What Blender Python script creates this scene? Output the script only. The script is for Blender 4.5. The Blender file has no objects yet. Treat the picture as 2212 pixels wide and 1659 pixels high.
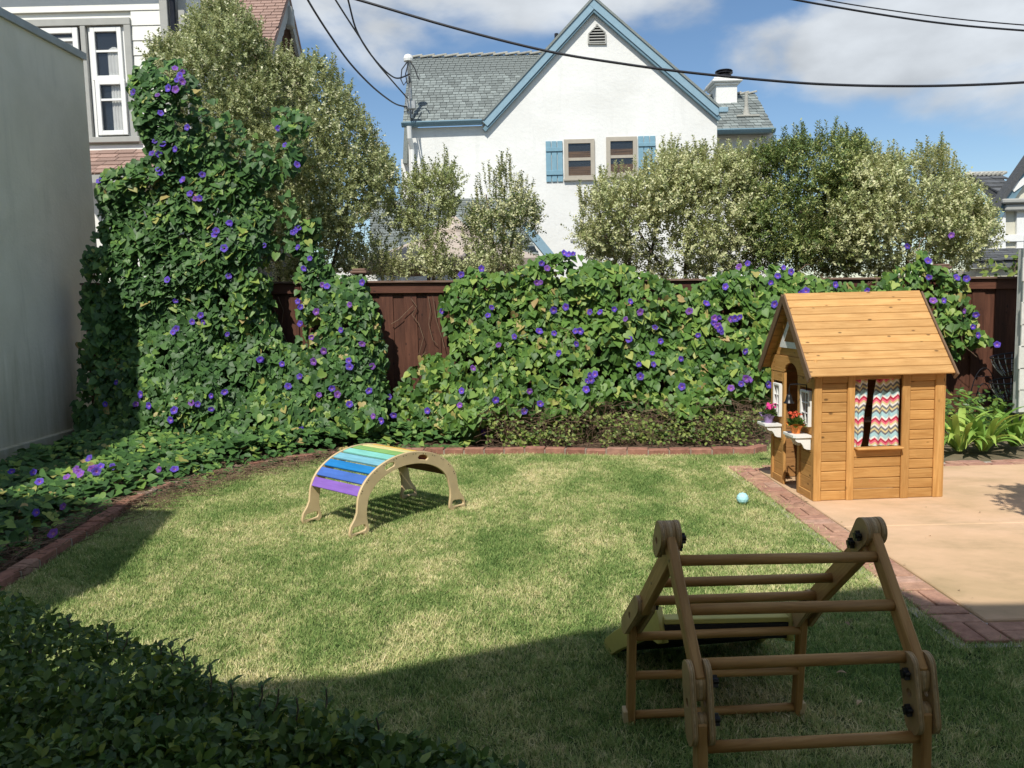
import bpy, bmesh, math, random
import numpy as np
from mathutils import Vector, Matrix, noise
R = math.radians
random.seed(7); rng = np.random.default_rng(7)
S = bpy.context.scene
COL = S.collection
# ------------------------------------------------------------------ camera
F_PX, PITCH, ROLL, CAMH = 1720.0, R(5.643), R(1.356), 1.55
cd = bpy.data.cameras.new('camera'); cam = bpy.data.objects.new('camera', cd); COL.objects.link(cam)
cam.location = (0, 0, CAMH)
cam.matrix_world = Matrix.Translation((0, 0, CAMH)) @ Matrix.Rotation(math.pi/2-PITCH, 4, 'X') @ Matrix.Rotation(-ROLL, 4, 'Z')
cd.sensor_width = 36; cd.lens = F_PX/2212*36; cd.clip_end = 2000; cd.clip_start = .05
S.camera = cam
S.render.resolution_x, S.render.resolution_y = 1024, 768
S.view_settings.view_transform = 'Standard'; S.view_settings.look = 'None'
S.view_settings.gamma = 1; S.view_settings.use_curve_mapping = False
S.view_settings.exposure = 0.0
# ------------------------------------------------------------------ sun and sky
SUN = Vector((.27, .80, -1)).normalized()
sl = bpy.data.lights.new('sun', 'SUN'); sl.energy = 4.9; sl.angle = R(.53); sl.color = (1, .955, .87)
so = bpy.data.objects.new('sun', sl); COL.objects.link(so)
so.rotation_euler = SUN.to_track_quat('-Z', 'Y').to_euler(); so.location = (-3, -8, 12)
W = bpy.data.worlds.new('World'); S.world = W; W.use_nodes = True
nt = W.node_tree; N = nt.nodes; L = nt.links
for n in list(N): N.remove(n)
def nd(t, **k):
    n = N.new(t)
    for a, b in k.items(): setattr(n, a, b)
    return n
out = nd('ShaderNodeOutputWorld'); bg = nd('ShaderNodeBackground'); L.new(bg.outputs[0], out.inputs[0])
sky = nd('ShaderNodeTexSky', sky_type='NISHITA', sun_disc=False)
sky.sun_elevation = math.asin(-SUN.z); sky.sun_rotation = math.atan2(-SUN.x, -SUN.y)
sky.air_density = 1.0; sky.dust_density = .35; sky.ozone_density = 2.2; sky.altitude = 20
tc = nd('ShaderNodeTexCoord')
vn = nd('ShaderNodeVectorMath', operation='NORMALIZE'); L.new(tc.outputs['Generated'], vn.inputs[0])
sx = nd('ShaderNodeSeparateXYZ'); L.new(vn.outputs[0], sx.inputs[0])
zz = nd('ShaderNodeMath', operation='MAXIMUM'); L.new(sx.outputs['Z'], zz.inputs[0]); zz.inputs[1].default_value = .06
dv = nd('ShaderNodeVectorMath', operation='SCALE')
inv = nd('ShaderNodeMath', operation='DIVIDE'); inv.inputs[0].default_value = 1; L.new(zz.outputs[0], inv.inputs[1])
L.new(vn.outputs[0], dv.inputs[0]); L.new(inv.outputs[0], dv.inputs['Scale'])
mp = nd('ShaderNodeMapping'); L.new(vn.outputs[0], mp.inputs[0]); mp.inputs['Location'].default_value = (.3, 0, .22); mp.inputs['Scale'].default_value = (3.2, 3.2, 6.5)
no = nd('ShaderNodeTexNoise'); no.inputs['Scale'].default_value = 1.5; no.inputs['Detail'].default_value = 9; no.inputs['Roughness'].default_value = .52; no.inputs['Distortion'].default_value = .25
L.new(mp.outputs[0], no.inputs['Vector'])
def skydir(x, y):
    v = Vector(((x-1106)/F_PX, (829.5-y)/F_PX, -1)); return (cam.matrix_world.to_3x3() @ v).normalized()
def blob(x, y, r, a):
    """soft cloud bank round one direction of the sky"""
    d = skydir(x, y)
    m = nd('ShaderNodeVectorMath', operation='SUBTRACT'); L.new(vn.outputs[0], m.inputs[0]); m.inputs[1].default_value = d
    s = nd('ShaderNodeVectorMath', operation='MULTIPLY'); L.new(m.outputs[0], s.inputs[0]); s.inputs[1].default_value = (1/r[0], 1/r[0], 1/r[1])
    l = nd('ShaderNodeVectorMath', operation='LENGTH'); L.new(s.outputs[0], l.inputs[0])
    q = nd('ShaderNodeMapRange'); q.interpolation_type = 'SMOOTHSTEP'; L.new(l.outputs['Value'], q.inputs[0])
    q.inputs[1].default_value = 0; q.inputs[2].default_value = 1; q.inputs[3].default_value = a; q.inputs[4].default_value = 0
    return q.outputs[0]
acc = None
for b in [(2060, 60, (.30, .11), .66), (1830, 100, (.12, .075), .66), (2330, 120, (.3, .11), .55), (1250, -75, (.55, .10), .55), (740, -10, (.20, .12), .36), (850, 130, (.07, .06), .2), (2150, 300, (.14, .04), .07), (850, 330, (.1, .08), .13),
          (-900, 100, (.5, .15), .5), (3400, 50, (.5, .2), .5)]:
    o = blob(*b)
    if acc is None: acc = o
    else:
        m = nd('ShaderNodeMath', operation='MAXIMUM'); L.new(acc, m.inputs[0]); L.new(o, m.inputs[1]); acc = m.outputs[0]
up = nd('ShaderNodeMapRange'); L.new(sx.outputs['Z'], up.inputs[0]); up.inputs[1].default_value = .33; up.inputs[2].default_value = .6; up.inputs[3].default_value = 0; up.inputs[4].default_value = .25
m = nd('ShaderNodeMath', operation='MAXIMUM'); L.new(acc, m.inputs[0]); L.new(up.outputs[0], m.inputs[1])
ad = nd('ShaderNodeMath', operation='ADD'); L.new(m.outputs[0], ad.inputs[0]); L.new(no.outputs['Fac'], ad.inputs[1])
cm = nd('ShaderNodeMapRange'); cm.interpolation_type = 'SMOOTHSTEP'; L.new(ad.outputs[0], cm.inputs[0]); cm.inputs[1].default_value = .66; cm.inputs[2].default_value = .94
cm.inputs[3].default_value = 0; cm.inputs[4].default_value = .93
no2 = nd('ShaderNodeTexNoise'); no2.inputs['Scale'].default_value = 2.6; no2.inputs['Detail'].default_value = 6; L.new(mp.outputs[0], no2.inputs['Vector'])
cr = nd('ShaderNodeMapRange'); L.new(no2.outputs['Fac'], cr.inputs[0]); cr.inputs[1].default_value = .3; cr.inputs[2].default_value = .7; cr.inputs[3].default_value = 7.2; cr.inputs[4].default_value = 11.0
cc = nd('ShaderNodeVectorMath', operation='SCALE'); cc.inputs[0].default_value = (.90, .95, 1.0); L.new(cr.outputs[0], cc.inputs['Scale'])
mx = nd('ShaderNodeMix', data_type='RGBA'); L.new(cm.outputs[0], mx.inputs[0])
hs = nd('ShaderNodeHueSaturation'); hs.inputs['Saturation'].default_value = 1.10; hs.inputs['Value'].default_value = 1.45; L.new(sky.outputs[0], hs.inputs['Color'])
L.new(hs.outputs[0], mx.inputs[6]); L.new(cc.outputs[0], mx.inputs[7]); L.new(mx.outputs[2], bg.inputs[0]); bg.inputs[1].default_value = .084
try:
    S.cycles.max_bounces = 8; S.cycles.diffuse_bounces = 3; S.cycles.transparent_max_bounces = 8
except Exception: pass

# ------------------------------------------------------------------ picture <-> place
CM = cam.matrix_world.to_3x3()
def ray(x, y): return CM @ Vector(((x-1106)/F_PX, (829.5-y)/F_PX, -1))
def at(x, y, Y):
    d = ray(x, y); t = Y/d.y; return Vector((d.x*t, Y, CAMH+d.z*t))
def G(x, y, z=0.0):
    d = ray(x, y); t = (z-CAMH)/d.z; return Vector((d.x*t, d.y*t, z))
def atX(x, y, X):
    d = ray(x, y); t = X/d.x; return Vector((X, d.y*t, CAMH+d.z*t))
CMn = np.array(CM)
def at_np(px, py, Y):
    v = np.stack([(px-1106)/F_PX, (829.5-py)/F_PX, -np.ones_like(px)], -1) @ CMn.T
    t = Y/v[:, 1]; P = v*t[:, None]; P[:, 2] += CAMH; return P

# ------------------------------------------------------------------ materials
def mat(name):
    m = bpy.data.materials.new(name); m.use_nodes = True
    t = m.node_tree; b = t.nodes['Principled BSDF']; return m, t, b
def lin(c): return (c[0], c[1], c[2], 1)
def tn(t, ty, **k):
    n = t.nodes.new(ty)
    for a, b in k.items(): setattr(n, a, b)
    return n
def ramp(t, stops, interp='LINEAR'):
    r = tn(t, 'ShaderNodeValToRGB'); e = r.color_ramp; e.interpolation = interp
    e.elements[0].position = stops[0][0]; e.elements[0].color = lin(stops[0][1])
    e.elements[1].position = stops[-1][0]; e.elements[1].color = lin(stops[-1][1])
    for p, c in stops[1:-1]:
        q = e.elements.new(p); q.color = lin(c)
    return r
def jitter(t, colsock, amt=.15, hue=.0):
    oi = tn(t, 'ShaderNodeObjectInfo'); mr = tn(t, 'ShaderNodeMapRange'); t.links.new(oi.outputs['Random'], mr.inputs[0])
    mr.inputs[3].default_value = 1-amt; mr.inputs[4].default_value = 1+amt
    h = tn(t, 'ShaderNodeHueSaturation'); t.links.new(colsock, h.inputs['Color']); t.links.new(mr.outputs[0], h.inputs['Value'])
    return h.outputs[0], oi
def bump(t, b, fac, st=.3, dist=.01):
    bp = tn(t, 'ShaderNodeBump'); bp.inputs['Strength'].default_value = st; bp.inputs['Distance'].default_value = dist
    t.links.new(fac, bp.inputs['Height']); t.links.new(bp.outputs[0], b.inputs['Normal'])
def objcoord(t, scale=(1, 1, 1), kind='Object'):
    tc = tn(t, 'ShaderNodeTexCoord'); oi = tn(t, 'ShaderNodeObjectInfo')
    m = tn(t, 'ShaderNodeVectorMath', operation='MULTIPLY_ADD')
    cb = tn(t, 'ShaderNodeCombineXYZ')
    for i in range(3): t.links.new(oi.outputs['Random'], cb.inputs[i])
    t.links.new(cb.outputs[0], m.inputs[0]); m.inputs[1].default_value = (37, 91, 53); t.links.new(tc.outputs[kind], m.inputs[2])
    mp = tn(t, 'ShaderNodeMapping'); t.links.new(m.outputs[0], mp.inputs[0]); mp.inputs['Scale'].default_value = scale
    return mp.outputs[0]
def noisetex(t, vec, sc, det=5, ro=.55, dist=0):
    n = tn(t, 'ShaderNodeTexNoise'); n.inputs['Scale'].default_value = sc; n.inputs['Detail'].default_value = det
    n.inputs['Roughness'].default_value = ro; n.inputs['Distortion'].default_value = dist
    t.links.new(vec, n.inputs['Vector']); return n
def wood(name, light, dark, amt=.14, knots=True, rough=.6, knotc=None, sc=1.0):
    m, t, b = mat(name)
    v = objcoord(t, (2.2*sc, 26*sc, 26*sc))
    n = noisetex(t, v, 1.6, 6, .6, 1.2)
    r = ramp(t, [(.32, dark), (.5, tuple((a+c)/2 for a, c in zip(light, dark))), (.66, light)]); t.links.new(n.outputs['Fac'], r.inputs[0])
    col = r.outputs[0]
    v2 = objcoord(t, (1, 1, 1)); n2 = noisetex(t, v2, 3.5, 4)
    mx = tn(t, 'ShaderNodeMix', data_type='RGBA', blend_type='MULTIPLY'); mx.inputs[0].default_value = .45
    r2 = ramp(t, [(.3, (.72, .68, .6)), (.65, (1.1, 1.08, 1.02))]); t.links.new(n2.outputs['Fac'], r2.inputs[0])
    t.links.new(col, mx.inputs[6]); t.links.new(r2.outputs[0], mx.inputs[7]); col = mx.outputs[2]
    if knots:
        vk = objcoord(t, (5.5, 11, 11)); vo = tn(t, 'ShaderNodeTexVoronoi'); vo.inputs['Scale'].default_value = 1.1; t.links.new(vk, vo.inputs['Vector'])
        mk = tn(t, 'ShaderNodeMapRange'); t.links.new(vo.outputs['Distance'], mk.inputs[0]); mk.inputs[1].default_value = .07; mk.inputs[2].default_value = .13; mk.inputs[3].default_value = .85; mk.inputs[4].default_value = 0
        mx2 = tn(t, 'ShaderNodeMix', data_type='RGBA'); t.links.new(mk.outputs[0], mx2.inputs[0]); t.links.new(col, mx2.inputs[6]); mx2.inputs[7].default_value = lin(knotc or tuple(c*.28 for c in dark)); col = mx2.outputs[2]
    col, _ = jitter(t, col, amt)
    t.links.new(col, b.inputs['Base Color']); b.inputs['Roughness'].default_value = rough; b.inputs['Specular IOR Level'].default_value = .3
    bump(t, b, n.outputs['Fac'], .25, .004); return m
def plain(name, c, rough=.6, var=.12, nsc=8, metal=0, bs=.15, bd=.004, amt=0, spec=.4):
    m, t, b = mat(name); v = objcoord(t)
    n = noisetex(t, v, nsc, 7, .6)
    r = ramp(t, [(.3, tuple(x*(1-var) for x in c)), (.7, tuple(min(1, x*(1+var)) for x in c))]); t.links.new(n.outputs['Fac'], r.inputs[0]); col = r.outputs[0]
    if amt: col, _ = jitter(t, col, amt)
    t.links.new(col, b.inputs['Base Color']); b.inputs['Roughness'].default_value = rough; b.inputs['Metallic'].default_value = metal; b.inputs['Specular IOR Level'].default_value = spec
    bump(t, b, n.outputs['Fac'], bs, bd); return m
def leafmat(name, stops, trans=.25, rough=.5, tcol=None, spec=.35, vein=True):
    m, t, b = mat(name)
    at_ = tn(t, 'ShaderNodeAttribute', attribute_name='rnd'); oi = tn(t, 'ShaderNodeObjectInfo')
    a = tn(t, 'ShaderNodeMath', operation='ADD'); t.links.new(at_.outputs['Fac'], a.inputs[0]); t.links.new(oi.outputs['Random'], a.inputs[1])
    f = tn(t, 'ShaderNodeMath', operation='FRACT'); t.links.new(a.outputs[0], f.inputs[0])
    r = ramp(t, stops); t.links.new(f.outputs[0], r.inputs[0])
    t.links.new(r.outputs[0], b.inputs['Base Color']); b.inputs['Roughness'].default_value = rough; b.inputs['Specular IOR Level'].default_value = spec
    tr = tn(t, 'ShaderNodeBsdfTranslucent'); hs = tn(t, 'ShaderNodeHueSaturation'); hs.inputs['Value'].default_value = 1.5; hs.inputs['Hue'].default_value = .485
    t.links.new(r.outputs[0], hs.inputs['Color']); t.links.new(hs.outputs[0], tr.inputs[0])
    mx = tn(t, 'ShaderNodeMixShader'); mx.inputs[0].default_value = trans; o = t.nodes['Material Output']
    t.links.new(b.outputs[0], mx.inputs[1]); t.links.new(tr.outputs[0], mx.inputs[2]); t.links.new(mx.outputs[0], o.inputs[0]); return m

M = {}
M['cedar'] = wood('honey stained cedar', (.58, .325, .115), (.43, .215, .064))
M['cedar_roof'] = wood('sun faded cedar roof', (.64, .38, .15), (.50, .265, .09), .10)
M['cedar_dark'] = wood('grey brown cedar trim', (.20, .13, .08), (.13, .08, .05), .08, knots=False)
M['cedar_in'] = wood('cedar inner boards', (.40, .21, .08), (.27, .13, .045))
M['climb'] = wood('oiled pine', (.54, .32, .125), (.37, .195, .068), .10, knots=False, rough=.5)
M['ply'] = plain('varnished birch ply', (.60, .46, .26), .5, .13, 5)
M['plyedge'] = plain('ply edge', (.50, .36, .2), .6, .3, 60)
M['climbply'] = plain('oiled ply', (.42, .28, .13), .5, .2, 9)
M['slideply'] = plain('yellow stained ply', (.50, .44, .13), .45, .12, 5)
M['black'] = plain('black plastic', (.015, .015, .017), .35, .1)
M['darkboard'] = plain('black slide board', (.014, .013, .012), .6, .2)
M['fence'] = wood('dark red brown stained boards', (.125, .052, .032), (.07, .028, .018), .22, True, .65, (.02, .01, .008), .6)
M['fencecap'] = wood('weathered fence cap', (.24, .17, .13), (.10, .05, .035), .15, False, .7)
M['white'] = plain('white painted wood', (.80, .80, .77), .45, .04, 12)
M['concrete_block'] = None

# stucco
def stucco(name, base, dirt, sc=1.0, bst=.5, stain=None):
    m, t, b = mat(name); tc = tn(t, 'ShaderNodeTexCoord'); v = tc.outputs['Object']
    n = noisetex(t, v, 1.1*sc, 8, .6, .4); n2 = noisetex(t, v, 26*sc, 6, .65)
    r = ramp(t, [(.3, dirt), (.62, base)]); t.links.new(n.outputs['Fac'], r.inputs[0]); col = r.outputs[0]
    mp = tn(t, 'ShaderNodeMapping'); mp.inputs['Scale'].default_value = (3*sc, 3*sc, .35*sc); t.links.new(v, mp.inputs[0])
    n3 = noisetex(t, mp.outputs[0], 2.2, 6, .65)
    mr = tn(t, 'ShaderNodeMapRange'); t.links.new(n3.outputs['Fac'], mr.inputs[0]); mr.inputs[1].default_value = .55; mr.inputs[2].default_value = .8; mr.inputs[4].default_value = .35
    mx = tn(t, 'ShaderNodeMix', data_type='RGBA'); t.links.new(mr.outputs[0], mx.inputs[0]); t.links.new(col, mx.inputs[6]); mx.inputs[7].default_value = lin(tuple(c*.72 for c in dirt)); col = mx.outputs[2]
    # thin worn scratches
    vo = tn(t, 'ShaderNodeMapping'); vo.inputs['Scale'].default_value = (9*sc, 9*sc, 3.2*sc); t.links.new(v, vo.inputs[0])
    n4 = noisetex(t, vo.outputs[0], 1.6, 9, .72, 1.5)
    mk = tn(t, 'ShaderNodeMapRange'); t.links.new(n4.outputs['Fac'], mk.inputs[0]); mk.inputs[1].default_value = .66; mk.inputs[2].default_value = .75; mk.inputs[4].default_value = .4
    mx3 = tn(t, 'ShaderNodeMix', data_type='RGBA'); t.links.new(mk.outputs[0], mx3.inputs[0]); t.links.new(col, mx3.inputs[6]); mx3.inputs[7].default_value = lin(tuple(c*.7 for c in dirt)); col = mx3.outputs[2]
    if stain:
        sp = tn(t, 'ShaderNodeSeparateXYZ'); t.links.new(v, sp.inputs[0])
        ms = tn(t, 'ShaderNodeMath', operation='MULTIPLY_ADD'); t.links.new(n3.outputs['Fac'], ms.inputs[0]); ms.inputs[1].default_value = -1.8; t.links.new(sp.outputs['Z'], ms.inputs[2])
        mr2 = tn(t, 'ShaderNodeMapRange'); t.links.new(ms.outputs[0], mr2.inputs[0]); mr2.inputs[1].default_value = -.9; mr2.inputs[2].default_value = .35; mr2.inputs[3].default_value = .8; mr2.inputs[4].default_value = 0
        mx2 = tn(t, 'ShaderNodeMix', data_type='RGBA'); t.links.new(mr2.outputs[0], mx2.inputs[0]); t.links.new(col, mx2.inputs[6]); mx2.inputs[7].default_value = lin(stain); col = mx2.outputs[2]
    t.links.new(col, b.inputs['Base Color']); b.inputs['Roughness'].default_value = .85; b.inputs['Specular IOR Level'].default_value = .15
    ad = tn(t, 'ShaderNodeMath', operation='ADD'); t.links.new(n.outputs['Fac'], ad.inputs[0]); mu = tn(t, 'ShaderNodeMath', operation='MULTIPLY'); mu.inputs[1].default_value = .35; t.links.new(n2.outputs['Fac'], mu.inputs[0]); t.links.new(mu.outputs[0], ad.inputs[1])
    bump(t, b, ad.outputs[0], bst, .03); return m
M['stucco_grey'] = stucco('grey stucco', (.90, .83, .70), (.77, .71, .585), 1, .45, stain=(.40, .36, .20))
M['stucco_white'] = stucco('white stucco', (.81, .81, .78), (.70, .70, .665), .5, .8)
M['bluetrim'] = plain('slate blue trim paint', (.14, .235, .29), .5, .08)
M['bluetrim_l'] = plain('lighter blue trim paint', (.24, .37, .45), .5, .06)
M['shutter'] = plain('blue shutter paint', (.19, .345, .43), .55, .08)
M['shingle_grey'] = plain('grey asphalt shingle', (.20, .225, .215), .85, .25, 40, amt=.28)
M['ridge'] = plain('pale ridge tile', (.42, .41, .36), .85, .2, 20, amt=.12)
M['shingle_brown'] = plain('brown asphalt shingle', (.31, .205, .165), .85, .22, 40, amt=.16)
M['slate_dark'] = plain('dark slate shingle', (.10, .105, .11), .8, .25, 25, amt=.25)
M['beigeframe'] = plain('beige window frame', (.42, .38, .31), .5, .06)
M['greytrim'] = plain('warm grey trim paint', (.37, .37, .34), .55, .06)
M['siding'] = plain('off white siding paint', (.80, .79, .73), .6, .05, 4, bs=.35, bd=.01, amt=.03)
M['siding_shake'] = plain('cream painted shakes', (.62, .63, .58), .7, .1, 14, bs=.5, bd=.006, amt=.04)
M['cream'] = plain('cream render', (.60, .58, .47), .8, .05, 5)
M['metal'] = plain('galvanised metal', (.42, .42, .40), .4, .15, 12, .7)
M['darkmetal'] = plain('dark metal', (.03, .03, .035), .4, .2, 12, .6)
M['cable'] = plain('cable rubber', (.018, .018, .022), .5, .1)
M['flash'] = plain('metal coping', (.42, .44, .45), .45, .12, 5, .3)
M['curtain'] = plain('white net curtain', (.82, .83, .80), .8, .1, 5)
M['umb'] = plain('beige canvas', (.46, .39, .33), .8, .08, 5)
M['soil'] = plain('dry soil', (.115, .075, .048), .95, .4, 9, bs=.8, bd=.03)
M['dirt'] = plain('garden ground', (.16, .13, .08), .95, .3, 4, bs=.5, bd=.03)
M['mortar_d'] = plain('dull mortar', (.30, .24, .19), .9, .18, 25)
M['mortar'] = plain('pale mortar', (.46, .41, .35), .9, .18, 25, bs=.5, bd=.006)
m, t, b = mat('dark glass'); b.inputs['Base Color'].default_value = (.03, .035, .04, 1); b.inputs['Roughness'].default_value = .06; b.inputs['Specular IOR Level'].default_value = .8; M['glass'] = m
v = objcoord(t); n = noisetex(t, v, 3, 4); bump(t, b, n.outputs['Fac'], .12, .02)
m, t, b = mat('window pane'); b.inputs['Base Color'].default_value = (.04, .045, .05, 1); b.inputs['Roughness'].default_value = .05; b.inputs['Alpha'].default_value = .16; b.inputs['Specular IOR Level'].default_value = .9; M['pane'] = m
# bamboo blinds
m, t, b = mat('bamboo blind'); v = objcoord(t, (1, 1, 60)); n = noisetex(t, v, 2, 3); r = ramp(t, [(.35, (.05, .025, .012)), (.65, (.30, .17, .08))]); t.links.new(n.outputs['Fac'], r.inputs[0]); t.links.new(r.outputs[0], b.inputs['Base Color']); M['blind'] = m
# bricks
def brickmat(name, cols, amt=.2):
    m, t, b = mat(name); oi = tn(t, 'ShaderNodeObjectInfo'); r = ramp(t, cols); t.links.new(oi.outputs['Random'], r.inputs[0])
    v = objcoord(t); n = noisetex(t, v, 14, 8, .7); r2 = ramp(t, [(.35, (.62, .6, .6)), (.62, (1.05, 1.05, 1.05)), (.75, (1.4, 1.5, 1.55))]); t.links.new(n.outputs['Fac'], r2.inputs[0])
    mx = tn(t, 'ShaderNodeMix', data_type='RGBA', blend_type='MULTIPLY'); mx.inputs[0].default_value = .9; t.links.new(r.outputs[0], mx.inputs[6]); t.links.new(r2.outputs[0], mx.inputs[7])
    t.links.new(mx.outputs[2], b.inputs['Base Color']); b.inputs['Roughness'].default_value = .9; b.inputs['Specular IOR Level'].default_value = .2
    bump(t, b, n.outputs['Fac'], .7, .008); return m
M['brick'] = brickmat('red brick', [(0, (.30, .14, .10)), (.35, (.38, .195, .135)), (.7, (.35, .17, .125)), (.9, (.42, .26, .19)), (1, (.40, .32, .27))])
M['paver'] = brickmat('worn brick paver', [(0, (.42, .225, .16)), (.4, (.50, .30, .205)), (.75, (.42, .225, .17)), (1, (.54, .35, .26))])
# patio
m, t, b = mat('salmon tinted concrete'); tcn = tn(t, 'ShaderNodeTexCoord'); v = tcn.outputs['Object']
n = noisetex(t, v, .9, 8, .6, .6); n2 = noisetex(t, v, 38, 5, .6)
mpn = tn(t, 'ShaderNodeMapping'); mpn.inputs['Scale'].default_value = (1.3, 2.2, 1); mpn.inputs['Rotation'].default_value = (0, 0, .9); t.links.new(v, mpn.inputs[0]); n3 = noisetex(t, mpn.outputs[0], 1.6, 7, .65)
r = ramp(t, [(.3, (.50, .36, .215)), (.5, (.62, .425, .27)), (.7, (.68, .475, .325))]); t.links.new(n.outputs['Fac'], r.inputs[0])
r3 = ramp(t, [(.3, (.70, .73, .66)), (.5, (.97, .96, .93)), (.62, (1.04, 1.02, 1.0)), (.75, (1.2, 1.22, 1.22))]); t.links.new(n3.outputs['Fac'], r3.inputs[0])
mx = tn(t, 'ShaderNodeMix', data_type='RGBA', blend_type='MULTIPLY'); mx.inputs[0].default_value = .8; t.links.new(r.outputs[0], mx.inputs[6]); t.links.new(r3.outputs[0], mx.inputs[7])
t.links.new(mx.outputs[2], b.inputs['Base Color']); b.inputs['Roughness'].default_value = .85; b.inputs['Specular IOR Level'].default_value = .2; bump(t, b, n2.outputs['Fac'], .35, .003); M['patio'] = m
# grass (patch colour follows the place, not the light)
def grassmat(name, k):
    m, t, b = mat(name); ge = tn(t, 'ShaderNodeNewGeometry'); v = ge.outputs['Position']
    mpn = tn(t, 'ShaderNodeMapping'); mpn.inputs['Scale'].default_value = (1, .75, .2); t.links.new(v, mpn.inputs[0])
    n = noisetex(t, mpn.outputs[0], 1.5, 7, .66, .5); n2 = noisetex(t, v, 9, 5, .65)
    a = tn(t, 'ShaderNodeMath', operation='MULTIPLY_ADD'); t.links.new(n2.outputs['Fac'], a.inputs[0]); a.inputs[1].default_value = .50; sc_ = tn(t, 'ShaderNodeMath', operation='MULTIPLY_ADD'); t.links.new(n.outputs['Fac'], sc_.inputs[0]); sc_.inputs[1].default_value = 1.15; sc_.inputs[2].default_value = -.115; t.links.new(sc_.outputs[0], a.inputs[2])
    oi = tn(t, 'ShaderNodeObjectInfo'); a2 = tn(t, 'ShaderNodeMath', operation='MULTIPLY_ADD'); t.links.new(oi.outputs['Random'], a2.inputs[0]); a2.inputs[1].default_value = .26; t.links.new(a.outputs[0], a2.inputs[2])
    at_ = tn(t, 'ShaderNodeAttribute', attribute_name='rnd'); a3 = tn(t, 'ShaderNodeMath', operation='MULTIPLY_ADD'); t.links.new(at_.outputs['Fac'], a3.inputs[0]); a3.inputs[1].default_value = .24; t.links.new(a2.outputs[0], a3.inputs[2])
    mr = tn(t, 'ShaderNodeMapRange'); t.links.new(a3.outputs[0], mr.inputs[0]); mr.inputs[1].default_value = .70; mr.inputs[2].default_value = 1.30
    r = ramp(t, [(0, (.12*k, .20*k, .055*k)), (.3, (.22*k, .31*k, .09*k)), (.5, (.36*k, .40*k, .16*k)), (.7, (.56*k, .52*k, .27*k)), (1, (.76*k, .65*k, .42*k))])
    t.links.new(mr.outputs[0], r.inputs[0]); t.links.new(r.outputs[0], b.inputs['Base Color']); b.inputs['Roughness'].default_value = .7; b.inputs['Specular IOR Level'].default_value = .25
    tr = tn(t, 'ShaderNodeBsdfTranslucent'); t.links.new(r.outputs[0], tr.inputs[0]); ms = tn(t, 'ShaderNodeMixShader'); ms.inputs[0].default_value = .25
    o = t.nodes['Material Output']; t.links.new(b.outputs[0], ms.inputs[1]); t.links.new(tr.outputs[0], ms.inputs[2]); t.links.new(ms.outputs[0], o.inputs[0]); return m
M['grass'] = grassmat('mown lawn grass', 1.32); M['lawn'] = grassmat('lawn thatch', .5)
M['ivy'] = leafmat('dark morning glory leaf', [(0, (.035, .085, .025)), (.4, (.062, .14, .038)), (.75, (.095, .195, .048)), (.9, (.18, .29, .06)), (.955, (.26, .35, .07)), (1, (.40, .30, .12))], .16)
M['ivy_light'] = leafmat('bright morning glory leaf', [(0, (.045, .105, .025)), (.35, (.078, .165, .032)), (.65, (.125, .235, .045)), (.86, (.20, .31, .06)), (.965, (.33, .40, .09)), (1, (.42, .30, .13))], .18)
M['pitto'] = leafmat('variegated pittosporum leaf', [(0, (.14, .18, .07)), (.3, (.31, .35, .15)), (.6, (.54, .56, .30)), (.85, (.72, .71, .46)), (1, (.80, .78, .54))], .28, .45)
M['pitto_grey'] = leafmat('grey green pittosporum leaf', [(0, (.10, .145, .045)), (.3, (.22, .27, .095)), (.6, (.41, .45, .20)), (.85, (.60, .60, .34)), (1, (.73, .71, .44))], .22, .45)
M['ficus'] = leafmat('glossy dark green leaf', [(0, (.08, .13, .035)), (.5, (.20, .265, .075)), (.85, (.34, .39, .13)), (1, (.46, .48, .19))], .2, .4)
M['privet'] = leafmat('privet leaf', [(0, (.04, .09, .02)), (.6, (.08, .155, .032)), (.88, (.14, .23, .042)), (1, (.28, .34, .06))], .2, .38, spec=.4)
M['clivia'] = leafmat('strap leaf', [(0, (.14, .27, .045)), (.6, (.24, .39, .075)), (.9, (.36, .48, .10)), (1, (.60, .58, .14))], .2, .38)
M['under'] = leafmat('small yellow green leaf', [(0, (.08, .14, .03)), (.5, (.17, .25, .05)), (1, (.36, .40, .12))], .25, .5)
M['twig'] = plain('dry twig', (.20, .13, .085), .9, .3, 30)
M['bark'] = plain('grey brown bark', (.13, .10, .075), .9, .3, 20)
M['deadleaf'] = plain('dead leaf', (.42, .30, .17), .8, .2, 20, amt=.3)
# flowers: blue violet trumpet with a pink throat and paler star
def flowermat(name, rim, mid, throat):
    m, t, b = mat(name); tcn = tn(t, 'ShaderNodeTexCoord'); sp = tn(t, 'ShaderNodeSeparateXYZ'); t.links.new(tcn.outputs['Object'], sp.inputs[0])
    cb = tn(t, 'ShaderNodeCombineXYZ'); t.links.new(sp.outputs['X'], cb.inputs[0]); t.links.new(sp.outputs['Y'], cb.inputs[1]); l = tn(t, 'ShaderNodeVectorMath', operation='LENGTH'); t.links.new(cb.outputs[0], l.inputs[0])
    r = ramp(t, [(0, throat), (.16, throat), (.34, mid), (.55, rim), (1, tuple(c*.85 for c in rim))]); t.links.new(l.outputs['Value'], r.inputs[0])
    col, _ = jitter(t, r.outputs[0], .25); t.links.new(col, b.inputs['Base Color']); b.inputs['Roughness'].default_value = .6
    tr = tn(t, 'ShaderNodeBsdfTranslucent'); t.links.new(col, tr.inputs[0]); ms = tn(t, 'ShaderNodeMixShader'); ms.inputs[0].default_value = .35
    o = t.nodes['Material Output']; t.links.new(b.outputs[0], ms.inputs[1]); t.links.new(tr.outputs[0], ms.inputs[2]); t.links.new(ms.outputs[0], o.inputs[0]); return m
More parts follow.
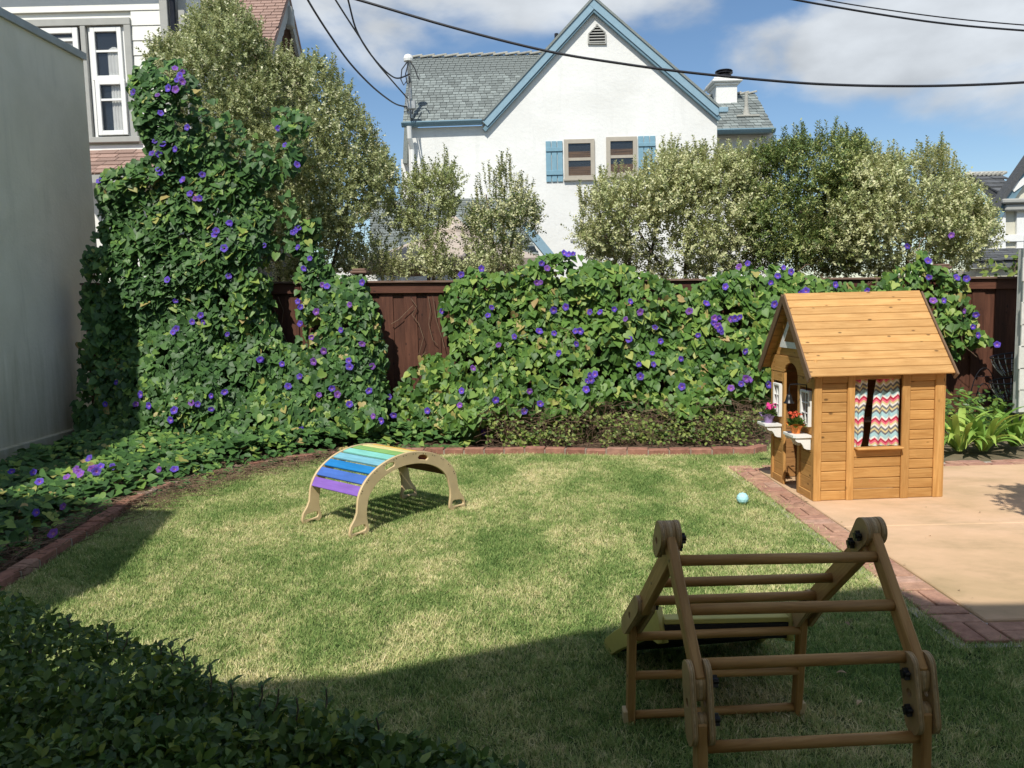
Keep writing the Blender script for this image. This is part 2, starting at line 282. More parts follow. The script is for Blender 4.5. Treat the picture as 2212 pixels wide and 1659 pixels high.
M['flower'] = flowermat('blue violet petal', (.125, .07, .56), (.24, .09, .56), (.75, .42, .62))
M['flower_p'] = flowermat('purple petal', (.25, .09, .50), (.34, .11, .50), (.8, .5, .62))

# ------------------------------------------------------------------ mesh helpers
def mesh_np(name, V, Fc, rnd=None, smooth=False):
    """V (n,3); Fc list of faces or an (m,k) array; rnd per face"""
    me = bpy.data.meshes.new(name)
    if isinstance(Fc, np.ndarray):
        k = Fc.shape[1]; nf = len(Fc)
        me.vertices.add(len(V)); me.vertices.foreach_set('co', np.asarray(V, np.float32).ravel())
        me.loops.add(nf*k); me.loops.foreach_set('vertex_index', Fc.astype(np.int32).ravel())
        me.polygons.add(nf); me.polygons.foreach_set('loop_start', np.arange(0, nf*k, k, dtype=np.int32))
        me.polygons.foreach_set('loop_total', np.full(nf, k, np.int32))
        me.update(calc_edges=True)
    else:
        me.from_pydata([tuple(v) for v in V], [], Fc); me.update()
    if rnd is not None:
        a = me.attributes.new('rnd', 'FLOAT', 'FACE'); a.data.foreach_set('value', np.asarray(rnd, np.float32))
    if smooth: me.polygons.foreach_set('use_smooth', np.ones(len(me.polygons), bool))
    return me
def link(name, me, material, parent=None, mw=None, kind=None):
    o = bpy.data.objects.new(name, me); COL.objects.link(o)
    if material is not None and me is not None and not me.materials: me.materials.append(material)
    if mw is not None: o.matrix_world = mw
    if parent is not None:
        o.parent = parent
        o.matrix_parent_inverse = PINV[parent.name]
    if me is not None or parent is None: PINV[o.name] = o.matrix_world.copy().inverted() if mw is None else Matrix(mw).inverted()
    if kind: o['kind'] = kind
    return o
PINV = {}
def tag(o, label, cat, group=None):
    o['label'] = label; o['category'] = cat
    if group: o['group'] = group
    return o
def thing(name, label, cat, loc=(0, 0, 0), group=None, mw=None):
    o = bpy.data.objects.new(name, None); COL.objects.link(o); o.empty_display_size = .1
    m = mw if mw is not None else Matrix.Translation(loc)
    o.matrix_world = m; PINV[o.name] = m.inverted(); return tag(o, label, cat, group)
class MB:
    def __init__(s): s.v = []; s.f = []
    def add(s, V, Fc):
        n = len(s.v); s.v += [tuple(v) for v in V]; s.f += [tuple(i+n for i in f) for f in Fc]; return s
    def box(s, a, b, mw=None, c=0):
        V, Fc = boxgeo(a, b, c)
        if mw is not None: V = [mw @ Vector(v) for v in V]
        return s.add(V, Fc)
    def prism(s, poly, mw, th, c=0):
        n = len(poly); V = [mw @ Vector((p[0], p[1], -th/2)) for p in poly]+[mw @ Vector((p[0], p[1], th/2)) for p in poly]
        return s.add(V, [tuple(range(n))[::-1], tuple(range(n, 2*n))]+[(i, (i+1) % n, n+(i+1) % n, n+i) for i in range(n)])
    def tube(s, pts, r, seg=8, cap=True, taper=None):
        pts = [Vector(p) for p in pts]; n = len(pts); V = []; prev = None
        for i, p in enumerate(pts):
            d = (pts[min(i+1, n-1)]-pts[max(i-1, 0)]).normalized()
            a = prev if prev is not None else (Vector((0, 0, 1)) if abs(d.z) < .9 else Vector((1, 0, 0)))
            u = (a-d*a.dot(d)).normalized(); w = d.cross(u); prev = u
            rr = r if taper is None else r*(1+(taper-1)*i/(n-1))
            V += [p+(u*math.cos(2*math.pi*k/seg)+w*math.sin(2*math.pi*k/seg))*rr for k in range(seg)]
        Fc = [(i*seg+k, i*seg+(k+1) % seg, (i+1)*seg+(k+1) % seg, (i+1)*seg+k) for i in range(n-1) for k in range(seg)]
        if cap: Fc += [tuple(range(seg))[::-1], tuple((n-1)*seg+k for k in range(seg))]
        return s.add(V, Fc)
    def lathe(s, prof, o, seg=16):
        o = Vector(o); n = len(prof); V = [o+Vector((r*math.cos(2*math.pi*k/seg), r*math.sin(2*math.pi*k/seg), z)) for r, z in prof for k in range(seg)]
        return s.add(V, [(i*seg+k, i*seg+(k+1) % seg, (i+1)*seg+(k+1) % seg, (i+1)*seg+k) for i in range(n-1) for k in range(seg)]+[tuple(range(seg))[::-1], tuple((n-1)*seg+k for k in range(seg))])
    def obj(s, name, material, parent=None, smooth=False, mw=None, kind=None):
        me = mesh_np(name, s.v, s.f, smooth=smooth); return link(name, me, material, parent, mw, kind)
def boxgeo(a, b, c=0):
    a = Vector(a); b = Vector(b)
    if c <= 0:
        V = [(x, y, z) for x in (a.x, b.x) for y in (a.y, b.y) for z in (a.z, b.z)]
        return V, [(0, 1, 3, 2), (4, 6, 7, 5), (0, 4, 5, 1), (2, 3, 7, 6), (0, 2, 6, 4), (1, 5, 7, 3)]
    c = min(c, *(abs(q)*.45 for q in (b-a)))
    V = []; idx = {}
    for sx_ in (0, 1):
        for sy in (0, 1):
            for sz in (0, 1):
                P = [(a, b)[sx_].x, (a, b)[sy].y, (a, b)[sz].z]; sg = [1-2*sx_, 1-2*sy, 1-2*sz]
                for ax in range(3):
                    q = [P[i]+(0 if i == ax else c*sg[i]) for i in range(3)]; idx[(sx_, sy, sz, ax)] = len(V); V.append(tuple(q))
    Fc = []
    for ax in range(3):
        o1, o2 = [i for i in range(3) if i != ax]
        for sgn in (0, 1):
            f = []
            for (p, q) in ((0, 0), (1, 0), (1, 1), (0, 1)):
                k = [0, 0, 0]; k[ax] = sgn; k[o1] = p; k[o2] = q; f.append(idx[(*k, ax)])
            Fc.append(f)
        for p in (0, 1):
            for q in (0, 1):
                k0 = [0, 0, 0]; k1 = [0, 0, 0]; k0[o1] = k1[o1] = p; k0[o2] = k1[o2] = q; k1[ax] = 1
                Fc.append([idx[(*k0, o1)], idx[(*k1, o1)], idx[(*k1, o2)], idx[(*k0, o2)]])
    for k in [(x, y, z) for x in (0, 1) for y in (0, 1) for z in (0, 1)]: Fc.append([idx[(*k, 0)], idx[(*k, 1)], idx[(*k, 2)]])
    # make normals face outward
    ctr = (a+b)/2; out_ = []
    for f in Fc:
        p = [Vector(V[i]) for i in f]; nrm = (p[1]-p[0]).cross(p[2]-p[0]); m_ = sum(p, Vector())/len(p)
        out_.append(tuple(f) if nrm.dot(m_-ctr) > 0 else tuple(f[::-1]))
    return V, out_
BC = {}
def board(name, p0, p1, w, th, up, material, parent, c=.0025, shift=0):
    """a plank from p0 to p1 (local X along it), width w along 'up', thickness th along the third axis"""
    p0 = Vector(p0); p1 = Vector(p1); x = (p1-p0); l = x.length; x.normalize(); u = Vector(up); u = (u-x*u.dot(x)).normalized(); n = x.cross(u)
    key = (round(l, 3), round(w, 4), round(th, 4), c, material.name)
    if key not in BC:
        V, Fc = boxgeo((-l/2, -w/2, -th/2), (l/2, w/2, th/2), c); BC[key] = mesh_np(name, V, Fc)
    mw = Matrix((x, u, n)).transposed().to_4x4(); mw.translation = (p0+p1)/2+n*shift
    return link(name, BC[key], material, parent, mw)
def rod(name, p0, p1, r, material, parent, seg=14, shrink=0):
    p0 = Vector(p0); p1 = Vector(p1); x = p1-p0; l = x.length
    b_ = MB().tube([(-l/2, 0, 0), (0, 0, 0), (l/2, 0, 0)], r, seg); mw = x.to_track_quat('X', 'Z').to_matrix().to_4x4(); mw.translation = (p0+p1)/2
    o = b_.obj(name, material, parent, False, mw)
    for p in o.data.polygons: p.use_smooth = len(p.vertices) == 4
    return o
def curve_plate(name, outer, holes, th, material, parent, mw, bev=.0015, res=1):
    cu = bpy.data.curves.new(name, 'CURVE'); cu.dimensions = '2D'; cu.fill_mode = 'BOTH'; cu.extrude = th/2-bev; cu.bevel_depth = bev; cu.bevel_resolution = 0; cu.offset = -bev
    for poly in [outer]+holes:
        sp = cu.splines.new('POLY'); sp.points.add(len(poly)-1); sp.use_cyclic_u = True
        for i, p in enumerate(poly): sp.points[i].co = (p[0], p[1], 0, 1)
    tmp = bpy.data.objects.new('tmp', cu); COL.objects.link(tmp)
    dg = bpy.context.evaluated_depsgraph_get(); me = bpy.data.meshes.new_from_object(tmp.evaluated_get(dg)); me.name = name
    bpy.data.objects.remove(tmp); bpy.data.curves.remove(cu)
    me.materials.clear()
    return link(name, me, material, parent, mw)
def frame(o, x, y):
    x = Vector(x).normalized(); y = Vector(y); y = (y-x*y.dot(x)).normalized(); m = Matrix((x, y, x.cross(y))).transposed().to_4x4(); m.translation = Vector(o); return m
def sheet(name, pts, z, material, kind='structure', parent=None, th=.02):
    n = len(pts); V = [(p[0], p[1], z) for p in pts]; me = mesh_np(name, V, [tuple(range(n))]); bm = bmesh.new(); bm.from_mesh(me)
    bmesh.ops.triangulate(bm, faces=bm.faces[:]); bm.normal_update()
    for f in bm.faces:
        if f.normal.z < 0: f.normal_flip()
    bm.to_mesh(me); bm.free()
    return link(name, me, material, parent, None, kind)
def inpoly(x, y, poly):
    P = np.asarray(poly, float); x = np.asarray(x); y = np.asarray(y); r = np.zeros(x.shape, bool); j = len(P)-1
    for i in range(len(P)):
        c = ((P[i, 1] > y) != (P[j, 1] > y)) & (x < (P[j, 0]-P[i, 0])*(y-P[i, 1])/(P[j, 1]-P[i, 1]+1e-9)+P[i, 0]); r ^= c; j = i
    return r
def edist(x, y, poly):
    P = np.asarray(poly, float); d = np.full(np.shape(x), 1e9); j = len(P)-1
    for i in range(len(P)):
        a = P[j]; e = P[i]-a; t_ = np.clip(((x-a[0])*e[0]+(y-a[1])*e[1])/(e@e+1e-9), 0, 1)
        d = np.minimum(d, np.hypot(x-a[0]-t_*e[0], y-a[1]-t_*e[1])); j = i
    return d
def sample_poly(poly, n):
    P = np.asarray(poly, float); lo = P.min(0); hi = P.max(0); xs = []; ys = []; c = 0
    while c < n:
        x = rng.uniform(lo[0], hi[0], n*2); y = rng.uniform(lo[1], hi[1], n*2); k = inpoly(x, y, P); xs.append(x[k]); ys.append(y[k]); c += k.sum()
    return np.concatenate(xs)[:n], np.concatenate(ys)[:n]
def lump(P, s=1.0, ph=0.0):
    x, y, z = P[:, 0]*s+ph, P[:, 1]*s+ph*1.3, P[:, 2]*s-ph
    return (np.sin(x*3.1+np.sin(z*2.3)*1.3)+np.sin(z*3.7+np.sin(x*2.1)*1.5+1)+.6*np.sin(x*7.3+z*5.1)+.6*np.sin(z*8.7-x*4.9+y*3))/3.2
def norm(a): return a/np.maximum(np.linalg.norm(a, axis=-1, keepdims=True), 1e-9)
# leaf templates (x across, y to the tip, z up); size 1
def T_heart(lobed=False):
    o = [(.20, -.17), (.42, -.12), (.53, .10), (.47, .34), (.27, .64), (0, 1.0)]
    if lobed: o = [(.20, -.17), (.45, -.10), (.60, .20), (.36, .33), (.30, .62), (0, 1.02)]
    V = [(0, 0, -.02), (0, .45, -.07)]; F_ = []
    for sgn in (1, -1):
        b0 = len(V); V += [(p[0]*sgn, p[1], .055*(abs(p[0])*2)-.10*max(0, p[1]-.3)-.05*(p[1] < 0)) for p in o]
        f = [(0, b0, b0+1), (0, b0+1, b0+2), (0, b0+2, 1), (1, b0+2, b0+3), (1, b0+3, b0+4), (1, b0+4, b0+5)]
        F_ += f if sgn == 1 else [q[::-1] for q in f]
    return np.array(V, float), np.array(F_)
def T_oval(w=.24, fold=.06, curl=.08):
    o = [(0, 0), (w*.8, .25), (w, .5), (w*.65, .8), (0, 1)]
    V = [(0, 0, 0), (w*.85, .28, fold), (w*.95, .6, fold), (0, 1, -curl), (-w*.95, .6, fold), (-w*.85, .28, fold), (0, .5, 0)]
    return np.array(V, float), np.array([(0, 1, 6), (1, 2, 6), (2, 3, 6), (3, 4, 6), (4, 5, 6), (5, 0, 6)])
P_SPARSE = [(400, 150), (450, 200), (520, 260), (600, 330), (620, 400), (650, 470), (640, 560), (590, 560), (570, 430), (480, 350), (420, 300)]
def T_tiny(w=.28):
    return np.array([(0, 0, 0), (w, .5, .07), (0, 1, -.05), (-w, .5, .07)], float), np.array([(0, 1, 2), (0, 2, 3)])
def leaf_frames(P, Nn, roll, tipdir=(0, 0, -1)):
    Nn = norm(Nn); t = np.asarray(tipdir, float)+np.zeros_like(P); t = norm(t-Nn*(t*Nn).sum(-1, keepdims=True)); s = np.cross(t, Nn)
    c, sn = np.cos(roll)[:, None], np.sin(roll)[:, None]; t2 = t*c+s*sn; s2 = np.cross(t2, Nn); return s2, t2, Nn
def scatter(P, fr, size, tmpl):
    s, t, n = fr; V, Fc = tmpl; size = np.asarray(size)
    X = P[:, None]+size[:, None, None]*(V[None, :, 0, None]*s[:, None]+V[None, :, 1, None]*t[:, None]+V[None, :, 2, None]*n[:, None])
    off = (np.arange(len(P))*len(V))[:, None, None]; return X.reshape(-1, 3), (Fc[None]+off).reshape(-1, Fc.shape[1])
def leaves(parent, P, Nn, roll, size, tmpls, material, rnd, nbig=300, name='leaf', stuffname='foliage', tip=(0, 0, -1), front=None):
    """the nbig leaves that show largest become parts, the rest one stuff part"""
    n = len(P); fr = leaf_frames(P, Nn, roll, tip); score = size/np.linalg.norm(P-np.array([0, 0, CAMH]), axis=1)
    if front is not None: score = score*(1+front*2)
    order = np.argsort(-score); big = order[:nbig]; rest = order[nbig:]
    meshes = [mesh_np(name, *T_) for T_ in tmpls]
    for me in meshes: me.materials.append(material)
    for i in big:
        mw = Matrix(((fr[0][i][0], fr[1][i][0], fr[2][i][0], P[i][0]), (fr[0][i][1], fr[1][i][1], fr[2][i][1], P[i][1]), (fr[0][i][2], fr[1][i][2], fr[2][i][2], P[i][2]), (0, 0, 0, 1))) @ Matrix.Scale(float(size[i]), 4)
        link(name, meshes[i % len(meshes)], None, parent, mw)
    Vs = []; Fs = []; rs = []; off = 0
    for k, T_ in enumerate(tmpls):
        sel = rest[rest % len(tmpls) == k]
        if not len(sel): continue
        V, Fc = scatter(P[sel], tuple(a[sel] for a in fr), size[sel], T_); Vs.append(V); Fs.append(Fc+off); off += len(V); rs.append(np.repeat(rnd[sel], len(T_[1])))
    if Vs: link(stuffname, mesh_np(stuffname, np.concatenate(Vs), np.concatenate(Fs), np.concatenate(rs)), material, parent, None, 'stuff')

# ================================================================== GROUND
sheet('ground', [(-120, -60), (120, -60), (120, 200), (-120, 200)], -.03, M['dirt'])
lawn_edge = [(0, 1281), (70, 1240), (141, 1193), (226, 1141), (293, 1094), (352, 1067), (419, 1044), (498, 1025), (542, 1015), (648, 1000), (704, 990), (800, 986), (983, 984), (1080, 984), (1134, 982), (1388, 986), (1573, 984), (1635, 983), (1662, 976)]
strip_edge = [(1601, 1030), (1633, 1051), (1657, 1074), (1689, 1095), (1718, 1118), (1741, 1138), (1776, 1159), (1808, 1182), (1876, 1229), (1954, 1287), (2004, 1328), (2045, 1366), (2092, 1390), (2121, 1392), (2212, 1381)]
LE = [G(*p) for p in lawn_edge]; SE = [G(*p) for p in strip_edge]
lawn_poly = [(-3.1, -1.0)]+[(-3.05, 2.6)]+[(p.x, p.y) for p in LE]+[(2.75, 8.4), (2.9, 7.3), (2.1, 7.1)]+[(p.x, p.y) for p in SE]+[(6, 3.33), (6, -1.0)]
soil = sheet('soil_bed', [(-5.3, -1), (-3.0, -1), (-3.0, 2.6)]+[(p.x-.02, p.y+.05) for p in LE]+[(3.0, 8.5), (8, 8.6), (8, 10.0), (-5.3, 10.0)], -.012, M['soil'])
lawn = sheet('lawn', lawn_poly, 0.0, M['lawn'])
# patio slab and mortar bed
PXL, PXI, PY0, PY1 = 1.975, 2.195, 3.40, 7.05
sheet('mortar_bed', [(1.93, 3.36), (7, 3.36), (7, 7.26), (1.93, 7.26)], .006, M['mortar'])
b_ = MB()
for (a, c, y0, y1) in [(PXI+.012, 7.0, 3.625, 5.205), (PXI+.012, 7.0, 5.217, 7.04)]: b_.box((a, y0, -.05), (c, y1, .022), c=.006)
pat = b_.obj('patio', M['patio'], None, kind='structure')
# lawn grass: short tufts scattered by geometry nodes
def tuft(i):
    rr = np.random.default_rng(50+i); nb = 13; P = np.stack([rr.normal(0, .017, nb), rr.normal(0, .017, nb), np.zeros(nb)], 1)
    V = []; Fc = []; rn = []
    for p in P:
        a = rr.uniform(0, 6.28); h = rr.uniform(.009, .023); le = rr.uniform(.2, 1.2)*h*1.35; w = rr.uniform(.0009, .0017); d = np.array([math.cos(a), math.sin(a), 0]); s = np.array([-d[1], d[0], 0]); k = len(V)
        V += [p-s*w, p+s*w, p+d*le*.35+np.array([0, 0, h*.6])+s*w*.8, p+d*le*.35+np.array([0, 0, h*.6])-s*w*.8, p+d*le+np.array([0, 0, h])]
        Fc += [(k, k+1, k+2), (k, k+2, k+3), (k+3, k+2, k+4)]; rn += [rr.random()]*3
    me = mesh_np('grass_tuft', np.array(V), np.array(Fc), rn); me.materials.append(M['grass']); return me
tc_ = bpy.data.collections.new('grass_tufts')
for i in range(6):
    o = bpy.data.objects.new('grass_tuft', tuft(i)); tc_.objects.link(o)
ng = bpy.data.node_groups.new('grass_scatter', 'GeometryNodeTree')
ng.interface.new_socket('Geometry', in_out='INPUT', socket_type='NodeSocketGeometry'); ng.interface.new_socket('Geometry', in_out='OUTPUT', socket_type='NodeSocketGeometry')
gi = ng.nodes.new('NodeGroupInput'); go = ng.nodes.new('NodeGroupOutput')
dp = ng.nodes.new('GeometryNodeDistributePointsOnFaces'); dp.inputs['Density'].default_value = 3700
ci = ng.nodes.new('GeometryNodeCollectionInfo'); ci.inputs['Collection'].default_value = tc_; ci.inputs['Separate Children'].default_value = True; ci.inputs['Reset Children'].default_value = True
ip = ng.nodes.new('GeometryNodeInstanceOnPoints'); ip.inputs['Pick Instance'].default_value = True
rv = ng.nodes.new('FunctionNodeRandomValue'); rv.data_type = 'FLOAT_VECTOR'; rv.inputs[0].default_value = (-.45, -.45, 0); rv.inputs[1].default_value = (.45, .45, 6.28)
rs_ = ng.nodes.new('FunctionNodeRandomValue'); rs_.inputs[2].default_value = .7; rs_.inputs[3].default_value = 1.25; rs_.inputs['Seed'].default_value = 3
k = ng.links.new; k(gi.outputs[0], dp.inputs['Mesh']); k(dp.outputs['Points'], ip.inputs['Points']); k(ci.outputs[0], ip.inputs['Instance']); k(rv.outputs[0], ip.inputs['Rotation']); k(rs_.outputs[1], ip.inputs['Scale']); k(ip.outputs[0], go.inputs[0])
vis = [(-3.05, 2.6)]+[(p.x, p.y) for p in LE]+[(2.75, 8.4), (2.9, 7.3), (2.05, 7.1)]+[(p.x+.02, p.y) for p in SE[:-1]]+[(3.4, 3.37), (3.0, 1.9), (-1.8, 1.9)]
gr = sheet('grass', vis, .001, M['grass'], kind='stuff'); gm = gr.modifiers.new('scatter', 'NODES'); gm.node_group = ng
tag(gr, 'short mown lawn grass patched green and straw coloured', 'grass')

# ---- brick edging round the curved lawn
def resample(pts, step):
    out_ = [Vector(pts[0])]; acc_ = 0; last = Vector(pts[0])
    for p in pts[1:]:
        p = Vector(p); d = (p-last).length
        while acc_+d >= step:
            t_ = (step-acc_)/d; last = last.lerp(p, t_); out_.append(last.copy()); d = (p-last).length; acc_ = 0
        acc_ += d; last = p
    return out_
edge = thing('brick_edging', 'low curved edging of red bricks between the flower bed and the lawn', 'edging', LE[9])
pathp = [Vector((-2.95, 1.2, 0)), Vector((-3.0, 3.2, 0))]+LE[0:]
rp = resample(pathp, .212)
bme = mesh_np('brick', *boxgeo((-.101, -.05, -.06), (.101, .05, .07), .006)); bme.materials.append(M['brick'])
bme2 = mesh_np('brick', *boxgeo((-.1, -.047, -.06), (.1, .047, .066), .009)); bme2.materials.append(M['brick'])
mo = MB()
for i in range(len(rp)-1):
    a, c = rp[i], rp[i+1]; d = (c-a).normalized(); nrm = Vector((-d.y, d.x, 0)); ctr = (a+c)/2+nrm*.05
    mw = Matrix.Translation(ctr+Vector((0, 0, random.uniform(-.006, .008)))) @ Matrix.Rotation(math.atan2(d.y, d.x)+random.uniform(-.03, .03), 4, 'Z') @ Matrix.Rotation(random.uniform(-.03, .03), 4, 'X')
    link('brick', random.choice([bme, bme2]), None, edge, mw)
    mo.box((-.008, -.046, -.05), (.008, .046, .056+random.uniform(-.006, .006)), Matrix.Translation(a+nrm*.05) @ Matrix.Rotation(math.atan2(d.y, d.x), 4, 'Z'))
mo.obj('mortar', M['mortar_d'], edge, kind='stuff')
# ---- basket weave brick border of the patio
border = link('brick_border', mesh_np('brick_border', *boxgeo((1.96, 3.37, -.06), (2.0, 3.40, .004))), M['mortar'], None, None, 'structure')
pv = mesh_np('brick', *boxgeo((-.1, -.0475, -.03), (.1, .0475, .0), .004)); pv.materials.append(M['paver'])
def paver(x, y, rot, l=.2):
    s = Matrix.Diagonal((l/.2, 1, 1, 1))
    link('brick', pv, None, border, Matrix.Translation((x, y, .022+random.uniform(-.002, .003))) @ Matrix.Rotation(rot+random.uniform(-.015, .015), 4, 'Z') @ s)
xc = (PXL+PXI)/2; y = 3.60
i = 0
while y < 7.0:
    if i % 2 == 0:
        paver(xc, y+.055, 0, .205); paver(xc, y+.163, 0, .205); y += .216
    else:
        paver(xc-.053, y+.105, math.pi/2); paver(xc+.053, y+.105, math.pi/2); y += .21
    i += 1
for y0, xs, x1 in ((3.395, 1.98, 4.2), (7.055, 1.98, 5.6)):
    x = xs; i = 0
    while x < x1:
        if y0 > 5:
            paver(x+.1, y0+.05, 0); paver(x+.1+.1*(i % 2), y0+.155, 0) ; x += .212
        elif i % 2 == 0: paver(x+.053, y0+.105, math.pi/2); paver(x+.16, y0+.105, math.pi/2); x += .215
        else: paver(x+.105, y0+.05, 0); paver(x+.105, y0+.155, 0); x += .212
        i += 1

# ================================================================== STUCCO WALL at left and the house behind the camera
WX = -5.22; H0 = atX(0, 26, WX); H1 = atX(179, 121, WX)
wall = thing('stucco_wall', 'tall grey stucco wall with metal coping at the left of the yard', 'wall', (WX, 6, 0))
zt = lambda y: H0.z+(H1.z-H0.z)*(y-H0.y)/(H1.y-H0.y)
ye = H1.y
b_ = MB(); ys = list(np.linspace(2.0, ye, 9)); V = []; Fc = []
for y in ys: V += [(WX, y, -.1), (WX-.25, y, -.1), (WX-.25, y, zt(y)), (WX, y, zt(y))]
for i in range(len(ys)-1):
    for j in range(4): Fc.append((i*4+j, (i+1)*4+j, (i+1)*4+(j+1) % 4, i*4+(j+1) % 4))
Fc += [(0, 1, 2, 3), tuple(len(V)-4+q for q in (3, 2, 1, 0))]
b_.add(V, Fc).obj('wall_face', M['stucco_grey'], wall)
b_ = MB(); V = []
for y in (2.0, ye+.02): V += [(WX+.035, y, zt(y)-.05), (WX-.29, y, zt(y)-.05), (WX-.29, y, zt(y)+.035), (WX+.035, y, zt(y)+.035)]
b_.add(V, [(0, 4, 5, 1), (1, 5, 6, 2), (2, 6, 7, 3), (3, 7, 4, 0), (0, 1, 2, 3), (7, 6, 5, 4)]).obj('coping', M['flash'], wall)
MB().box((WX-.01, 2, .0), (WX+.05, ye-.2, .22), c=.01).obj('footing', M['stucco_grey'], wall)
# house behind the camera: only its shade is seen
hb = thing('house', 'pale stucco house behind the viewer whose eave shades the lawn', 'house', (0, -3, 0))
MB().box((-9, -9, -.1), (8, -1.6, 4.9)).obj('wall', M['stucco_grey'], hb)
def unshadow(p, h): g = G(*p); return (g.x-SUN.x/-SUN.z*h, g.y-SUN.y/-SUN.z*h)
hz = 5.1
ee = [unshadow(p, hz) for p in [(720, 1522), (1000, 1462), (1310, 1400), (1640, 1340), (1900, 1306), (1966, 1318), (2033, 1346), (2130, 1353), (2212, 1352)]]
def slabpoly(name, pts, z0, z1, material, parent):
    n = len(pts); V = [(p[0], p[1], z0) for p in pts]+[(p[0], p[1], z1) for p in pts]
    me = mesh_np(name, V, [tuple(range(n))[::-1], tuple(range(n, 2*n))]+[(i, (i+1) % n, n+(i+1) % n, n+i) for i in range(n)]); bm = bmesh.new(); bm.from_mesh(me); bmesh.ops.recalc_face_normals(bm, faces=bm.faces); bm.to_mesh(me); bm.free()
    return link(name, me, material, parent)
slabpoly('roof', [(-9.3, -9.3), (8.3, -9.3), (8.3, ee[-1][1])]+ee[::-1]+[(-9.3, ee[0][1]-.5)], hz, hz+.3, M['shingle_brown'], hb)
kx = [unshadow(p, hz) for p in [(387, 1106), (243, 1261), (132, 1308)]]
slabpoly('roof', [(kx[2][0]-.1, -2), (kx[2][0], kx[2][1]), (kx[1][0], kx[1][1]), (kx[0][0], kx[0][1]), (kx[0][0]-.6, kx[0][1]+.1), (-9.3, kx[0][1]-.2), (-9.3, -2)], hz-.3, hz, M['shingle_brown'], hb)  # unseen wing added at left, roof outline shaped to cast the lawn's left shade
MB().box((-9, -2, -.1), (kx[2][0]-.45, 1.7, hz-.3)).obj('wall', M['stucco_grey'], hb)

# ================================================================== FENCE
FY = 9.6
fence = thing('board_fence', 'dark red brown board fence with capped top rail across the back of the yard', 'fence', (0, FY, 0))
ftop = lambda x: 1.885-.0165*(x+2.77)
x = -5.1; i = 0
while x < 6.6:
    w = .142+.004*math.sin(i*5.1); yy = FY+(.0 if i % 2 else .016)
    board('board', (x+w/2, yy, .14), (x+w/2, yy, ftop(x)-.1), w+.012, .018, (1, 0, 0), M['fence'], fence, .002); x += w; i += 1
for x in (-3.9, -1.95, .4, 2.55, 4.7, 6.3):
    board('post', (x, FY+.07, -.1), (x, FY+.07, ftop(x)), .09, .09, (1, 0, 0), M['fence'], fence, .004)
for a, c in ((-5.1, -2.5), (-2.5, -.1), (-.1, 2.4), (2.4, 4.6), (4.6, 6.6)):
    board('rail', (a+.002, FY-.03, ftop(a)-.075), (c-.002, FY-.03, ftop(c)-.075), .12, .03, (0, 0, 1), M['fence'], fence, .003)
    board('cap', (a+.002, FY-.005, ftop(a)-.002), (c-.002, FY-.005, ftop(c)-.002), .15, .026, (0, 1, 0), M['fencecap'], fence, .004)
    board('kickboard', (a+.002, FY-.02, .07), (c-.002, FY-.02, .07), .17, .03, (0, 0, 1), M['fence'], fence, .003)
# two capped gate posts poking over the fence
for (px, py, lab) in ((777, 583, 'brown capped fence post rising above the fence beside the big shrub'), (2030, 573, 'brown capped fence post rising behind the right end of the vine')):
    p = at(px, py, FY+.35); t_ = thing('fence_post', lab, 'fence post', (p.x, p.y, 0), 'capped posts rising above the fence')
    MB().box((p.x-.06, p.y-.06, -.05), (p.x+.06, p.y+.06, p.z-.05), c=.005).obj('post', M['fence'], t_)
    MB().box((p.x-.10, p.y-.10, p.z-.05), (p.x+.10, p.y+.10, p.z-.015), c=.006).box((p.x-.08, p.y-.08, p.z-.014), (p.x+.08, p.y+.08, p.z+.015), c=.008).obj('cap', M['fencecap'], t_)

# ================================================================== white house
HY = 20.0
def A(x, y, d=0.0): return at(x, y, HY+d)
wh = thing('white_house', 'white stucco house with steep gable, blue trim and grey shingle roof beyond the fence', 'house', (A(1280, 600).x, HY, 0))
pk, el, er = A(1282, 22), A(1040, 272), A(1549, 247); lw = A(881, 277)
gl = el.x; 
front = [(lw.x, 0), (er.x, 0), (er.x, er.z), (pk.x, pk.z), (el.x, el.z), (lw.x, lw.z)]
mwf = Matrix(((1, 0, 0, 0), (0, 0, -1, HY), (0, 1, 0, 0), (0, 0, 0, 1)))   # (x,y)->(x, z), z-> -Y
V = [(p[0], HY, p[1]) for p in front]+[(p[0], HY+5, p[1]) for p in front]; n = len(front)
b_ = MB().add(V, [tuple(range(n)), tuple(range(n, 2*n))[::-1]]+[(i, n+i, n+(i+1) % n, (i+1) % n) for i in range(n)]); b_.obj('wall', M['stucco_white'], wh)
def strip_prism(name, a, c, w, d0, d1, material, parent, up=True):
    """board lying along a->c in the facade, w wide downward, from depth d0 to d1"""
    a = Vector(a); c = Vector(c); x = (c-a).normalized(); nrm = Vector((x.z, 0, -x.x))
    if nrm.z > 0: nrm = -nrm
    P = [a, c, c+nrm*w, a+nrm*w]; V = [(p.x, d0, p.z) for p in P]+[(p.x, d1, p.z) for p in P]
    me = mesh_np(name, V, [(0, 1, 2, 3), (7, 6, 5, 4), (0, 4, 5, 1), (1, 5, 6, 2), (2, 6, 7, 3), (3, 7, 4, 0)]); bm = bmesh.new(); bm.from_mesh(me); bmesh.ops.recalc_face_normals(bm, faces=bm.faces); bm.to_mesh(me); bm.free()
    return link(name, me, material, parent)
apex = at(1282, -3, HY-.14); lb = at(1042, 262, HY-.14); rb = at(1559, 238, HY-.14)
